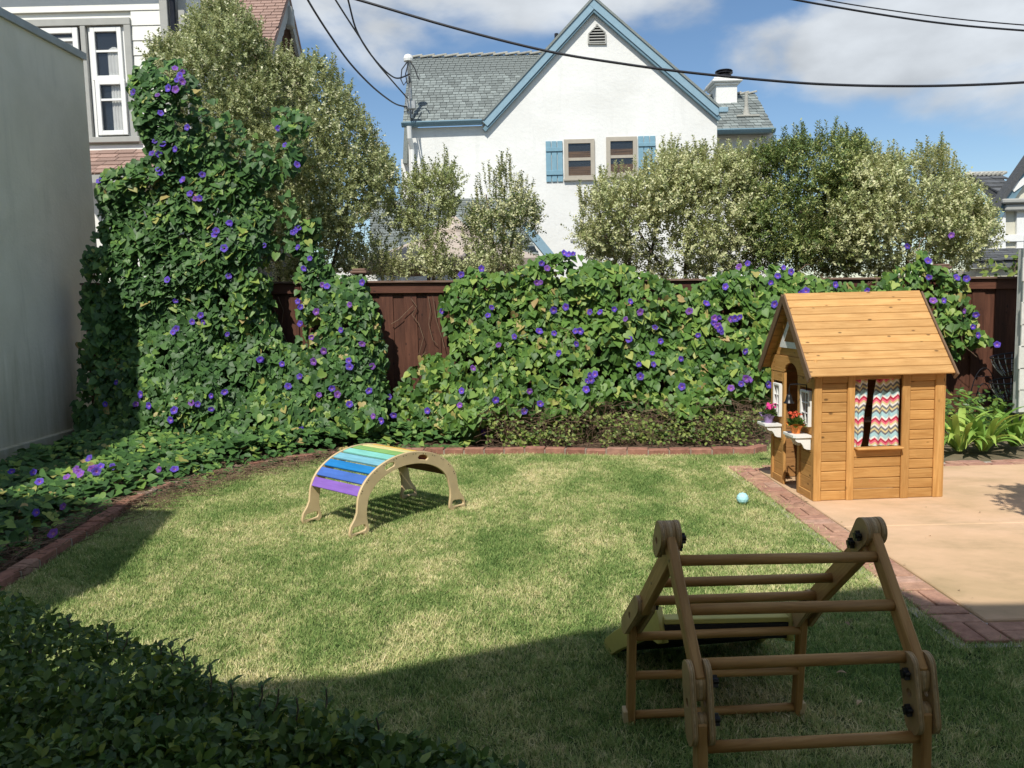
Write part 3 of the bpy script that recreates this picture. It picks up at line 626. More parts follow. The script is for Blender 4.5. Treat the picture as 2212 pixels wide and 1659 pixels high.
for a, c in ((lb, apex), (apex, rb)):
    if c is rb: a = a+Vector((0, -.004, 0)); c = c+Vector((0, -.004, 0)); HYo = .004
    else: HYo = 0
    strip_prism('rake_board', a, c, .17, HY-.15-HYo, HY-.02, M['bluetrim_l'], wh)
    dz = Vector((0, 0, -.165)); strip_prism('rake_board', a+dz, c+dz, .10, HY-.12-HYo, HY-.02-HYo, M['bluetrim'], wh)
    dz = Vector((0, 0, .07)); strip_prism('rake_edge', a+dz*.9, c+dz*.9, .05, HY-.18-HYo, HY+3.5, M['shingle_grey'], wh)
strip_prism('roof_slope', apex+Vector((0, 0, .03)), rb+Vector((0, 0, .03)), .03, HY-.16, HY+5, M['shingle_grey'], wh)
strip_prism('roof_slope', lb+Vector((0, 0, .03)), apex+Vector((0, 0, .03)), .03, HY-.16, HY+5, M['shingle_grey'], wh)
p = A(1563, 238, -.15); MB().box((p.x-.12, HY-.22, p.z-.06), (p.x+.1, HY-.05, p.z+.06), c=.01).obj('gutter_end', M['bluetrim_l'], wh)
def shingles(parent, e0, e1, r0, r1, rows, sw, th, material, nind=300, name='shingle', clip=None):
    """shingle courses on the slope e0-e1 (eave) to r0-r1 (ridge)"""
    cnt = 0; rest = MB(); e0, e1, r0, r1 = map(Vector, (e0, e1, r0, r1)); nn = (e1-e0).cross(r0-e0).normalized()
    if nn.z < 0: nn = -nn
    me = None; h = (r0-e0).length/rows
    up = (r0-e0)-(e1-e0).normalized()*((r0-e0).dot((e1-e0).normalized())); up = up.normalized(); rowh = ((r0-e0).dot(up))/rows
    bx = mesh_np(name, *boxgeo((-sw/2+.006, -rowh*.62, -th/2), (sw/2-.006, rowh*.62, th/2), 0)); bx.materials.append(material)
    xd = (e1-e0).normalized(); nd_ = xd.cross(up)
    if nd_.z < 0: nd_ = -nd_
    for r_ in range(rows):
        a = e0.lerp(r0, (r_+.5)/rows); c = e1.lerp(r1, (r_+.5)/rows); d = (c-a).normalized(); l = (c-a).length; s = -random.uniform(0, sw)
        while s < l:
            s0, s1 = max(s, 0), min(s+sw, l)
            if s1-s0 > .04:
                ctr = a+d*((s0+s1)/2)+nn*(th*.9+random.uniform(0, th*.35))
                mw = Matrix((xd, up, nd_)).transposed().to_4x4(); mw.translation = ctr
                mw = mw @ Matrix.Rotation(-math.atan2(th*.8, rowh), 4, 'X') @ Matrix.Diagonal(((s1-s0)/sw, 1, 1, 1))
                if cnt < nind: link(name, bx, None, parent, mw); cnt += 1
                else: rest.box((-sw/2+.006, -rowh*.62, -th/2), (sw/2-.006, rowh*.62, th/2), mw)
            s += sw
    if rest.v: rest.obj(name+'_course', material, parent, kind='stuff')
# left wing roof
e0 = at(870, 266, HY-.13); e1 = at(1044, 260, HY-.13); r0 = at(884, 127, HY+2.4); r1 = at(1172, 118, HY+2.4)
rf = link('roof', mesh_np('roof', [e0, e1, r1, r0, e0-Vector((0, 0, .1)), e1-Vector((0, 0, .1)), r1-Vector((0, 0, .1)), r0-Vector((0, 0, .1))], [(0, 1, 2, 3), (7, 6, 5, 4), (0, 4, 5, 1), (1, 5, 6, 2), (2, 6, 7, 3), (3, 7, 4, 0)]), M['shingle_grey'], wh)
shingles(rf, e0, e1, r0, r1, 26, .16, .016, M['shingle_grey'], 300)
nr = 11
for i in range(nr):
    a = r0.lerp(r1, i/nr); c = r0.lerp(r1, (i+1)/nr); a = a+Vector((0, 0, .05)); c = c+Vector((0, 0, .085))
    board('ridge_tile', a-Vector((.03, 0, .02)), c+Vector((.04, 0, .0)), .2, .05, (0, 1, .2), M['ridge'], rf, .01)
ln = 16
g0 = at(868, 272, HY-.13); g1 = at(1041, 266, HY-.13)
def gutter(a, c, parent):
    a = Vector(a); c = Vector(c); P = [(0, .0), (-.10, .0), (-.12, -.03), (-.10, -.06), (-.07, -.10), (0, -.12)]
    V = [(a.x, a.y+q[0], a.z+q[1]) for q in P]+[(c.x, c.y+q[0], c.z+q[1]) for q in P]; n = len(P)
    me = mesh_np('gutter', V, [tuple(range(n)), tuple(range(n, 2*n))[::-1]]+[(i, n+i, n+(i+1) % n, (i+1) % n) for i in range(n)]); bm = bmesh.new(); bm.from_mesh(me); bmesh.ops.recalc_face_normals(bm, faces=bm.faces); bm.to_mesh(me); bm.free(); return link('gutter', me, M['bluetrim'], parent)
gutter(g0+Vector((0, 0, .08)), g1+Vector((0, 0, .08)), wh)
# downpipe at left corner
p = A(886, 278, -.12); q = A(893, 560, -.12)
MB().tube([p+Vector((0, -.2, .02)), p+Vector((0, -.15, -.25)), p+Vector((.03, 0, -.5)), (p.x+.03, p.y, 0)], .06, 8).obj('downpipe', M['white'], wh)
# far wing seen at the left edge (small blue eave)
p = at(874, 352, HY+3); MB().box((p.x-.02, HY+2.4, 0), (p.x+.5, HY+5, p.z)).obj('wing_wall', M['stucco_white'], wh)
a_ = at(870, 352, HY+2.2); b2 = at(879, 262, HY+3.4)
strip_prism('wing_roof', (a_.x, 0, a_.z), (b2.x+.1, 0, b2.z), .12, HY+2.2, HY+5, M['shingle_grey'], wh)
# right wing
ry = HY+1.2
a0, a1 = at(1549, 281, ry), at(1667, 277, ry)
MB().box((a0.x-.5, ry, 0), (a1.x, ry+3.4, a0.z)).obj('wing_wall', M['stucco_white'], wh)
e0 = at(1540, 281, ry-.35); e1 = at(1672, 272, ry-.35); r0 = at(1530, 209, ry+1.5); r1 = at(1631, 203, ry+1.5); e1.z = e0.z
rf2 = link('roof', mesh_np('roof', [e0, e1, r1, r0, e0-Vector((0, 0, .08)), e1-Vector((0, 0, .08)), r1-Vector((0, 0, .08)), r0-Vector((0, 0, .08)), (r0.x, ry+3.6, e0.z), (e1.x, ry+3.6, e1.z)], [(0, 1, 2, 3), (0, 4, 5, 1), (3, 2, 9, 8), (1, 9, 2), (5, 4, 8, 9), (0, 3, 8)]), M['shingle_grey'], wh)
shingles(rf2, e0, e1, r0, r1, 13, .2, .02, M['shingle_grey'], 150)
for i in range(6):
    a = r0.lerp(r1, i/6)+Vector((0, 0, .04)); c = r0.lerp(r1, (i+1)/6)+Vector((0, 0, .07)); board('ridge_tile', a-Vector((.03, 0, .02)), c+Vector((.03, 0, 0)), .2, .05, (0, 1, .2), M['ridge'], rf2, .01)
gutter(e0+Vector((0, -.05, -.0)), e1+Vector((.0, -.05, -.0)), wh)
p = at(1662, 284, ry-.1); MB().tube([p+Vector((0, -.15, .05)), p+Vector((0, -.12, -.2)), p+Vector((-.03, 0, -.4)), (p.x-.03, p.y, 0)], .06, 8).obj('downpipe', M['white'], wh)
# chimney
cy = ry+1.3; c0 = at(1541, 205, cy); c1 = at(1586, 205, cy); zt0 = at(1560, 190, cy).z; zt1 = at(1560, 174, cy).z; hw = (c1.x-c0.x)/2; cx = (c0.x+c1.x)/2
ch = MB().box((cx-hw, cy-.3, c0.z-1.5), (cx+hw, cy+.5, zt0-.002), c=.01).obj('chimney', M['stucco_white'], wh)
h3 = (zt1-zt0)/3
MB().box((cx-hw-.05, cy-.35, zt0), (cx+hw+.05, cy+.55, zt0+h3-.002), c=.02).box((cx-hw-.12, cy-.42, zt0+h3), (cx+hw+.12, cy+.62, zt0+2*h3-.002), c=.02).box((cx-hw-.08, cy-.38, zt0+2*h3), (cx+hw+.08, cy+.58, zt1), c=.02).obj('chimney_cap', M['stucco_white'], ch)
b_ = MB(); z0 = zt1; hh = at(1560, 152, cy).z-zt1
b_.lathe([(.17, 0), (.17, hh*.35), (.2, hh*.38), (.2, hh*.45), (.13, hh*.5), (.13, hh*.6), (.24, hh*.65), (.24, hh*.72), (.16, hh*.78), (.24, hh*.86), (.22, hh*.95), (.05, hh)], (cx, cy, z0), 16); b_.obj('flue_pot', M['darkmetal'], ch)
# plumbing vent on right roof, small dark finial on left slope
p = at(1612, 251, ry+.35); MB().box((p.x-.3, p.y-.2, p.z-.05), (p.x+.3, p.y+.15, p.z-.0), c=.01).lathe([(.1, 0), (.05, .25), (.045, .62), (.0, .63)], (p.x, p.y, p.z), 10).obj('roof_vent', M['ridge'], wh)
p = at(1202, 78, HY+.6); MB().tube([p-Vector((0, 0, .4)), p, p+Vector((0, 0, .06))], .05, 8).obj('vent_pipe', M['darkmetal'], wh)
# gable vent
gv = [A(1270, 95, -.03), A(1310, 95, -.03), A(1309, 70, -.03), A(1290, 53, -.03), A(1270, 73, -.03)]
mwv = Matrix(((1, 0, 0, 0), (0, 0, 1, HY-.02), (0, 1, 0, 0), (0, 0, 0, 1)))
poly = [(p.x, p.z) for p in gv]; ctr = Vector((sum(p[0] for p in poly)/5, sum(p[1] for p in poly)/5))
gvo = curve_plate('gable_vent', poly, [[(ctr.x+(p[0]-ctr.x)*.86, ctr.y+(p[1]-ctr.y)*.88) for p in poly]], .06, M['greytrim'], wh, mwv)
MB().add([(ctr.x+(p[0]-ctr.x)*.9, HY-.004, ctr.y+(p[1]-ctr.y)*.9) for p in poly], [tuple(range(5))]).obj('vent_back', M['black'], gvo)
for i in range(7):
    z = gv[0].z+.05+i*.066; hw_ = (gv[1].x-gv[0].x)*.44
    if z > gv[2].z: hw_ *= max(.15, 1-(z-gv[2].z)/(gv[3].z-gv[2].z+.01))
    board('louver', ((gv[0].x+gv[1].x)/2-hw_, HY-.035, z), ((gv[0].x+gv[1].x)/2+hw_, HY-.035, z), .045, .01, (0, 1, .9), M['greytrim'], gvo, 0)
# windows + shutters
def house_window(x0, y0, x1, y1, blind=True):
    a = A(x0, y0, 0); c = A(x1, y1, 0); ax, az, cxx, cz = a.x, a.z, c.x, c.z; t = .1
    w = MB().box((ax, HY-.05, cz), (ax+t, HY+.0, az)).box((cxx-t, HY-.05, cz), (cxx, HY, az)).box((ax+t, HY-.05, az-t), (cxx-t, HY, az)).box((ax+t, HY-.05, cz), (cxx-t, HY, cz+.08)).box((ax-.02, HY-.08, cz-.04), (cxx+.02, HY-.0, cz-.002)).obj('window_frame', M['beigeframe'], wh)
    zm = (az+cz)/2
    MB().box((ax+t, HY-.035, zm-.035), (cxx-t, HY-.005, zm+.035)).obj('sash_rail', M['beigeframe'], w)
    MB().box((ax+t, HY-.016, cz+.08), (cxx-t, HY-.012, az-t)).obj('pane', M['pane'], w)
    for s in (0, 1):
        zb = cz+.085 if s == 0 else zm+.036; ztp = zm-.036 if s == 0 else az-t-.002; zmid = zb+(ztp-zb)*(.45 if s else .6)
        MB().box((ax+t+.002, HY-.010, zb), (cxx-t-.002, HY-.008, zmid)).obj('blind', M['blind'] if s or blind else M['glass'], w)
        MB().box((ax+t+.002, HY-.010, zmid+.001), (cxx-t-.002, HY-.008, ztp)).obj('dark_glass', M['glass'], w)
house_window(1218, 302, 1285, 386); house_window(1309, 297, 1376, 380)
def shutter(x0, y0, x1, y1):
    a = A(x0, y0, -.04); c = A(x1, y1, -.04); w = (c.x-a.x)/3
    sh = MB().box((a.x+.01, HY-.06, a.z-.25), (c.x-.01, HY-.035, a.z-.16), c=.004).box((a.x+.01, HY-.06, c.z+.16), (c.x-.01, HY-.035, c.z+.27), c=.004).obj('shutter', M['shutter'], wh)
    for i in range(3): board('slat', (a.x+w*(i+.5), HY-.02, c.z), (a.x+w*(i+.5), HY-.02, a.z), w-.016, .028, (1, 0, 0), M['shutter'], sh, .004)
shutter(1178, 305, 1217, 392); shutter(1378, 294, 1417, 380)
a = at(1552, 325, ry); c = at(1598, 372, ry)
w = MB().box((a.x, ry-.05, c.z), (a.x+.08, ry, a.z)).box((c.x-.08, ry-.05, c.z), (c.x, ry, a.z)).box((a.x+.08, ry-.05, a.z-.08), (c.x-.08, ry, a.z)).obj('window_frame', M['greytrim'], wh)
MB().box((a.x+.08, ry-.02, c.z), (c.x-.08, ry-.01, a.z-.08)).obj('pane', M['flash'], w)
board('shutter_slat', (c.x+.15, ry-.03, c.z), (c.x+.15, ry-.03, a.z), .26, .03, (1, 0, 0), M['shutter'], wh, .004)
p = A(1240, 519, -.02); MB().box((p.x-.09, HY-.03, p.z-.03), (p.x+.09, HY-.002, p.z+.03)).obj('wall_vent', M['greytrim'], wh)
# lower shed roof of the house behind the shrubs
le0 = at(800, 560, HY-4.3); le1 = at(1165, 556, HY-4.3); lr0 = at(800, 436, HY-.02); lr1 = at(1100, 433, HY-.02); le1.z = le0.z; lr1.z = lr0.z
rf3 = link('lower_roof', mesh_np('lower_roof', [le0, le1, lr1, lr0, le0-Vector((0, 0, .12)), le1-Vector((0, 0, .12)), lr1-Vector((0, 0, .12)), lr0-Vector((0, 0, .12))], [(0, 1, 2, 3), (7, 6, 5, 4), (0, 4, 5, 1), (1, 5, 6, 2), (2, 6, 7, 3), (3, 7, 4, 0)]), M['shingle_grey'], wh)
shingles(rf3, le0, le1, lr0, lr1, 22, .3, .02, M['shingle_grey'], 280)
MB().box((le0.x-1, HY-4.0, 0), (le1.x-.1, HY-.01, le0.z-.12)).obj('lower_wall', M['stucco_white'], wh)
a_ = at(1140, 478, HY-4.4); c_ = at(1197, 548, HY-4.4); strip_prism('rake_board', a_, c_, .16, HY-4.4, HY-4.15, M['bluetrim_l'], wh)

# service mast on the left roof
p = at(890, 236, HY-.2); top = at(882, 127, HY-.2)
ms = thing('service_mast', 'grey electrical service mast with weatherhead and cable loops at the left roof corner', 'mast', p)
MB().tube([at(889, 256, HY-.1), at(886, 190, HY-.1), top], .045, 8).obj('mast_pipe', M['metal'], ms)
MB().lathe([(.11, -.06), (.12, .0), (.09, .08), (.02, .11)], (top.x, top.y, top.z), 12).obj('weatherhead', M['white'], ms)
MB().tube([at(882, 246, HY-.3), at(878, 215, HY-.3), at(877, 202, HY-.3)], .035, 8).obj('short_pipe', M['metal'], ms)
p1 = at(888, 228, HY-.35); MB().box((p1.x-.12, p1.y-.08, p1.z-.1), (p1.x+.12, p1.y+.02, p1.z+.1), c=.02).obj('clamp_block', M['metal'], ms)
for pts in ([(880, 133), (868, 150), (866, 172), (872, 184), (878, 176)], [(883, 133), (876, 160), (880, 182), (886, 178), (884, 165)], [(886, 133), (896, 148), (901, 163), (906, 173)], [(872, 232), (885, 228), (892, 236), (890, 246)]):
    MB().tube([at(x, y, HY-.4) for x, y in pts], .014, 6).obj('cable_loop', M['cable'], ms)

# ================================================================== left neighbour house
LY = 13.5
lh = thing('sided_house', 'off white clapboard house with tall white sash windows and brown shingle roofs at the left', 'house', (-7.5, LY, 0))
xr = at(370, 120, LY).x; z0 = at(300, 326, LY).z; ztop = 7.3
MB().box((-12, LY+.03, 0), (xr-.02, LY+4, ztop)).obj('wall', M['siding'], lh)
wx1 = at(292, 170, LY).x; wz1 = at(281, 40, LY).z; wz0 = at(300, 296, LY).z; wx0 = wx1-3.0
cs = at(330, 88, LY).z-at(330, 120.3, LY).z; zc = at(330, 88, LY).z+4*cs
zs_ = []
z = zc
while z > z0+.02:
    zb = max(z-cs, z0); zs_.append((zb, z)); z -= cs
for zb, zt_ in zs_:
    segs = [(-12, xr-.12)] if (zb > wz1-.06 or zt_ < wz0+.03) else [(wx1, xr-.12)]
    for a, c in segs:
        l = c-a; mw = Matrix.Translation(((a+c)/2, LY-.004, (zb+zt_)/2)) @ Matrix.Rotation(-.06, 4, 'X')
        V, Fc = boxgeo((-l/2, -.011, -(zt_-zb)/2+.004), (l/2, .011, (zt_-zb)/2-.0), .003); link('siding_board', mesh_np('siding_board', V, Fc), M['siding'], lh, mw)
MB().box((xr-.13, LY-.05, z0), (xr+.0, LY+.03, ztop), c=.008).obj('corner_board', M['greytrim'], lh)
MB().tube([(xr+.07, LY+.0, z0+.2), (xr+.07, LY, 5), (xr+.07, LY, ztop)], .045, 8).obj('downpipe', M['darkmetal'], lh)
MB().box((xr+.13, LY+.05, z0), (xr+.24, LY+.15, ztop), c=.008).obj('corner_board', M['greytrim'], lh)
# flank wall going back, boards
for k_ in range(26):
    zb = .6+k_*.25; board('siding_board', (xr+.22, LY+.1, zb), (xr+.22, LY+3.8, zb), .25, .02, (0, 0, 1), M['siding'], lh, .003)
MB().box((-12, LY-.42, ztop-.1), (xr+.3, LY+.3, ztop+.1)).box((-12, LY-.45, ztop-.2), (xr+.3, LY-.42, ztop+.1)).obj('eave', M['greytrim'], lh)
# window group: grey casing, white sashes
tw = .12
cas = MB().box((wx0, LY-.06, wz1-.11), (wx1, LY+.02, wz1), c=.006).box((wx1-.11, LY-.058, wz0), (wx1-.001, LY+.02, wz1-.112), c=.006).box((wx0, LY-.09, wz0-.09), (wx1+.04, LY+.02, wz0-.002), c=.006).obj('window', M['greytrim'], lh)
mx0, mx1 = at(181, 170, LY).x, at(192, 170, LY).x
MB().box((mx0+.02, LY-.055, wz0), (mx1+.02, LY+.02, wz1-.112), c=.006).obj('mullion', M['greytrim'], cas)
def sash(x0, x1, z0_, z1_, y, t=.075, bars=()):
    s = MB().box((x0, y-.03, z0_), (x0+t, y+.02, z1_), c=.006).box((x1-t, y-.03, z0_), (x1, y+.02, z1_), c=.006).box((x0+t, y-.03, z1_-t), (x1-t, y+.02, z1_), c=.006).box((x0+t, y-.03, z0_), (x1-t, y+.02, z0_+t), c=.006)
    for zb in bars: s.box((x0+t, y-.02, zb-.018), (x1-t, y+.01, zb+.018), c=.003)
    o = s.obj('sash', M['white'], cas)
    MB().box((x0+t, y-.006, z0_+t), (x1-t, y-.003, z1_-t)).obj('pane', M['pane'], cas); return o
zmid = at(240, 170, LY).z
X0, X1 = mx1+.03, wx1-.12
MB().box((X0, LY+.01, wz0), (X0+.05, LY+.03, wz1-.112)).box((X1-.05, LY+.01, wz0), (X1, LY+.03, wz1-.112)).obj('jamb', M['white'], cas)
sash(X0+.05, X1-.05, zmid-.03, wz1-.13, LY+.0, bars=(at(235, 111, LY).z,)); sash(X0+.09, X1-.03, wz0+.03, zmid-.032, LY-.03, bars=(at(240, 217, LY).z,))
sash(wx0+.1, mx0-.03, wz0+.03, wz1-.13, LY-.01, t=.09, bars=(zmid, at(150, 88, LY).z))
MB().box((wx0+.1, LY+.024, wz0), (X1, LY+.028, wz1-.12)).obj('dark_room_sheet', M['glass'], cas)  # flat dark sheet painted in place of the unlit room behind the panes
def curtain_mesh(x0, x1, z0_, z1_, y, waves, amp, ny=10, taper=0):
    nx = 40; V = []; Fc = []
    for j in range(ny+1):
        for i in range(nx+1):
            u = i/nx; v = j/ny; xx = x0+(x1-x0)*u; zz_ = z0_+(z1_-z0_)*v+math.sin(u*3.1)*.1*v*taper
            V.append((xx, y+amp*math.sin(u*waves*6.28+v*.6), zz_))
    for j in range(ny):
        for i in range(nx): a = j*(nx+1)+i; Fc.append((a, a+1, a+nx+2, a+nx+1))
    return V, Fc
cx0, cx1 = at(238, 170, LY).x, X1-.1
V, Fc = curtain_mesh(cx0, cx1, wz0+.1, zmid-.1, LY+.012, 4, .006, taper=0); MB().add(V, Fc).obj('net_curtain', M['curtain'], cas, True)
V, Fc = curtain_mesh(cx0-.02, cx1, zmid+.04, at(235, 112, LY).z+.02, LY+.014, 4, .004, taper=.6); MB().add(V, Fc).obj('net_curtain', M['curtain'], cas, True)
for i in range(4): board('blind_slat', (wx0+.2, LY+.01, wz1-.3-i*.07), (mx0-.12, LY+.01, wz1-.3-i*.07), .05, .006, (0, 0, 1), M['white'], cas, 0)
MB().box((wx0+.2, LY+.016, wz0+.1), (mx0-.12, LY+.02, wz1-.58)).obj('roller_blind', M['flash'], cas)
# lower brown skirt roof
e0 = at(150, 378, LY-.9); e1 = at(420, 374, LY-.9); r0 = at(150, 330, LY-.02); r1 = at(400, 326, LY-.02); e1.z = e0.z; r0.z = r1.z = z0+.0
rf4 = link('roof', mesh_np('roof', [e0, e1, r1, r0, e0-Vector((0, 0, .08)), e1-Vector((0, 0, .08)), r1-Vector((0, 0, .3)), r0-Vector((0, 0, .3))], [(0, 1, 2, 3), (7, 6, 5, 4), (0, 4, 5, 1), (1, 5, 6, 2), (2, 6, 7, 3), (3, 7, 4, 0)]), M['shingle_brown'], lh)
shingles(rf4, e0, e1, r0, r1, 6, .3, .018, M['shingle_brown'], 100)
MB().box((e0.x, LY-.93, e0.z-.13), (e1.x, LY-.9, e0.z-.01)).obj('fascia', M['greytrim'], lh)
MB().box((e0.x-1, LY-.3, 0), (e1.x-.6, LY+.03, e0.z-.1)).obj('lower_wall', M['siding'], lh)
# gabled dormer wing facing right
GX = -4.95; ga = atX(612, -14, GX); yA, zA = ga.y, ga.z; nb = atX(566, 132, GX); sl_ = (zA-nb.z)/(yA-nb.y); hwid = 2.1
def gp(y, dz=0): return Vector((GX, y, zA-abs(y-yA)*sl_+dz))
P0, P1 = gp(yA-hwid), gp(yA+hwid)
e0 = P0+Vector((-3.4, 0, 0)); r0 = Vector((GX-3.4, yA, zA))
e0b = P0+Vector((.14, 0, .02)); r0b = Vector((GX+.14, yA, zA+.02))
rf5 = link('roof', mesh_np('roof', [e0, e0b, r0b, r0, Vector((e0.x, yA+hwid, P1.z)), Vector((e0b.x, yA+hwid, P1.z))]+[q-Vector((0, 0, .1)) for q in (e0, e0b, r0b, r0, Vector((e0.x, yA+hwid, P1.z)), Vector((e0b.x, yA+hwid, P1.z)))], [(0, 1, 2, 3), (3, 2, 5, 4), (6, 9, 8, 7), (9, 10, 11, 8), (0, 6, 7, 1), (1, 7, 8, 2), (2, 8, 11, 5), (4, 5, 11, 10), (0, 3, 9, 6), (3, 4, 10, 9)]), M['shingle_brown'], lh)
shingles(rf5, e0, e0b, r0, r0b, 24, .24, .02, M['shingle_brown'], 280)
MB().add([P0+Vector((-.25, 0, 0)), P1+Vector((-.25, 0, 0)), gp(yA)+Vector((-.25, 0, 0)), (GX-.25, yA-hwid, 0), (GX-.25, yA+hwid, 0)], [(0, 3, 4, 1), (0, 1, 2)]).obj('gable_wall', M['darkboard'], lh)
for s in (-1, 1):
    nseg = 8; top_ = []; bot_ = []
    b_ = MB(); V = []
    K = 24
    for i in range(K+1):
        y = yA+s*hwid*i/K; base = gp(y); w_ = .42+.035*(1 if i % 2 else 0); V += [(GX+.12, y, base.z-.0), (GX+.12, y, base.z-w_), (GX+.04, y, base.z-.0), (GX+.04, y, base.z-w_)]
    Fc = []
    for i in range(K): a = i*4; Fc += [(a, a+1, a+5, a+4), (a+2, a+6, a+7, a+3), (a+1, a+3, a+7, a+5), (a, a+4, a+6, a+2)]
    b_.add(V, Fc).obj('bargeboard', M['greytrim'], lh)
q = gp(yA); MB().box((GX+.0, yA-.12, q.z-.75), (GX+.2, yA+.12, q.z-.3), c=.03).obj('bracket', M['greytrim'], lh)

# ================================================================== right neighbour
RY = 14.0
rh = thing('timbered_house', 'cream half timbered house with dark slate gable at the right edge', 'house', (9.4, RY, 0))
ra, rb_ = at(2226, 330, RY), at(2126, 474, RY); px_ = rb_.x
slope = (ra.z-rb_.z)/(ra.x-rb_.x); xa = ra.x+.9; zpk = ra.z+.9*slope
wallp = [(px_+.15, 0), (12.5, 0), (12.5, rb_.z), (xa, zpk-.15), (px_+.15, rb_.z)]
V = [(p[0], RY, p[1]) for p in wallp]+[(p[0], RY+.2, p[1]) for p in wallp]; n = 5
MB().add(V, [tuple(range(n)), tuple(range(n, 2*n))[::-1]]+[(i, n+i, n+(i+1) % n, (i+1) % n) for i in range(n)]).obj('wall', M['cream'], rh)
a = Vector((px_-.05, 0, rb_.z-.08*slope)); c = Vector((xa, 0, zpk))
strip_prism('rake_board', a, c, .17, RY-.1, RY-.0, M['bluetrim'], rh); strip_prism('roof_edge', a+Vector((-.02, 0, .09)), c+Vector((0, 0, .09)), .08, RY-.16, RY+.06, M['slate_dark'], rh)
strip_prism('roof_edge', Vector((xa, 0, zpk+.09)), Vector((xa+3, 0, zpk+.09-3*slope)), .08, RY-.16, RY+.06, M['slate_dark'], rh)
e0 = at(2094, 470, RY+.3); e1 = Vector((px_+.3, RY+.3, e0.z)); r0 = at(2092, 383, RY+2.2); r1 = Vector((xa, RY+2.2, r0.z)); e0.x = r0.x+.1
e1.x = px_+.6
rf6 = link('roof', mesh_np('roof', [e0, e1, r1, r0, e0-Vector((0, 0, .1)), e1-Vector((0, 0, .1)), r1-Vector((0, 0, .1)), r0-Vector((0, 0, .1))], [(0, 1, 2, 3), (7, 6, 5, 4), (0, 4, 5, 1), (1, 5, 6, 2), (2, 6, 7, 3), (3, 7, 4, 0)]), M['slate_dark'], rh)
shingles(rf6, e0, e1, r0, r1, 9, .26, .03, M['slate_dark'], 120)
for i in range(8): a = r0.lerp(r1, i/8)+Vector((0, 0, .05)); c = r0.lerp(r1, (i+1)/8)+Vector((0, 0, .09)); board('ridge_tile', a-Vector((.04, 0, .02)), c, .22, .05, (0, 1, .2), M['ridge'], rf6, .01)
for (x0, y0, x1, y1) in ((2163, 430, 2163, 545), (2203, 440, 2203, 545)):
    p, q = at(x0, y0, RY-.03), at(x1, y1, RY-.03); board('timber', p, q, .13, .05, (1, 0, 0), M['white'], rh, .004)
for yy in (516, 545):
    p, q = at(2120, yy, RY-.04), at(2260, yy-3, RY-.04); q.z = p.z; board('timber', p, q, .12, .05, (0, 0, 1), M['white'], rh, .004)
# bracketed hood over its window
p = at(2176, 442, RY-.2); MB().box((p.x-.08, RY-.22, p.z+.02), (p.x+2, RY-.01, p.z+.1), c=.02).box((p.x, RY-.16, p.z-.1), (p.x+2, RY-.01, p.z+.018), c=.02).obj('window_hood', M['greytrim'], rh)
strip_prism('pediment', Vector((p.x+.1, 0, p.z+.3)), Vector((p.x+1.2, 0, p.z+1.1)), .1, RY-.12, RY-.02, M['white'], rh)
e0 = at(2090, 566, RY-1.3); e1 = at(2300, 560, RY-1.3); r0 = at(2100, 541, RY-.05); r1 = at(2300, 537, RY-.05); e1.z = e0.z; r1.z = r0.z
rf7 = link('roof', mesh_np('roof', [e0, e1, r1, r0, e0-Vector((0, 0, .1)), e1-Vector((0, 0, .1)), r1-Vector((0, 0, .1)), r0-Vector((0, 0, .1))], [(0, 1, 2, 3), (7, 6, 5, 4), (0, 4, 5, 1), (1, 5, 6, 2), (2, 6, 7, 3), (3, 7, 4, 0)]), M['slate_dark'], rh)
shingles(rf7, e0, e1, r0, r1, 5, .3, .02, M['slate_dark'], 60)
MB().box((e0.x+.2, RY-1.2, 0), (e1.x, RY-.01, e0.z-.1)).obj('lower_wall', M['cream'], rh)
# white shingled wall edge, right
SX = at(2205, 700, 8.2).x
sh = thing('shingled_wall', 'corner of a white shingle clad wall at the right edge of the yard', 'wall', (SX, 8.3, 0))
MB().box((SX+.03, 8.23, .3), (SX+3, 8.33, 2.0)).box((SX+.14, 8.23, 2.0), (SX+3, 8.33, 3.7)).obj('wall_core', M['siding_shake'], sh)
z = .33
while z < 2.0:
    x = SX+random.uniform(-.015, .01)
    while x < SX+.9:
        w = random.uniform(.14, .26); board('shingle', (x+w/2, 8.2, z-.01), (x+w/2, 8.2, z+.23), w-.006, .022, (1, 0, 0), M['siding_shake'], sh, .003); x += w
    z += .225
MB().box((SX+.03, 8.25, 0), (SX+3, 8.32, .3)).obj('base', M['darkmetal'], sh)

# ================================================================== parasol beyond the fence
UY = 13.2; up_ = at(977, 458, UY)
um = thing('garden_umbrella', 'open beige two tier garden umbrella beyond the fence', 'umbrella', (up_.x, UY, 0))
MB().lathe([(.02, -.1), (.05, -.06), (.075, .02), (.06, .1), (.02, .15)], (up_.x, UY, up_.z), 12).obj('finial', M['darkmetal'], um)
def canopy(name, r0_, z0_, r1_, z1_, th=.012):
    n = 8; V = []; 
    for r_, z_ in ((r0_, z0_), ((r0_+r1_)/2, (z0_+z1_)/2-.03), (r1_, z1_), (r1_, z1_-.12)):
        for k_ in range(n*2):
            a = math.pi*k_/n+.2; rr = r_*(1 if k_ % 2 == 0 else .955); V.append((up_.x+rr*math.cos(a), UY+rr*math.sin(a), z_-(.03 if k_ % 2 else 0)))
    n2 = n*2; Fc = [(j*n2+k_, j*n2+(k_+1) % n2, (j+1)*n2+(k_+1) % n2, (j+1)*n2+k_) for j in range(3) for k_ in range(n2)]
    o = MB().add(V, Fc).obj(name, M['umb'], um); o.modifiers.new('s', 'SOLIDIFY').thickness = th
canopy('canopy', .22, at(977, 500, UY).z, 1.72, at(1195, 566, UY).z+.02); canopy('canopy_vent', .05, at(977, 468, UY).z, .34, at(977, 497, UY).z)
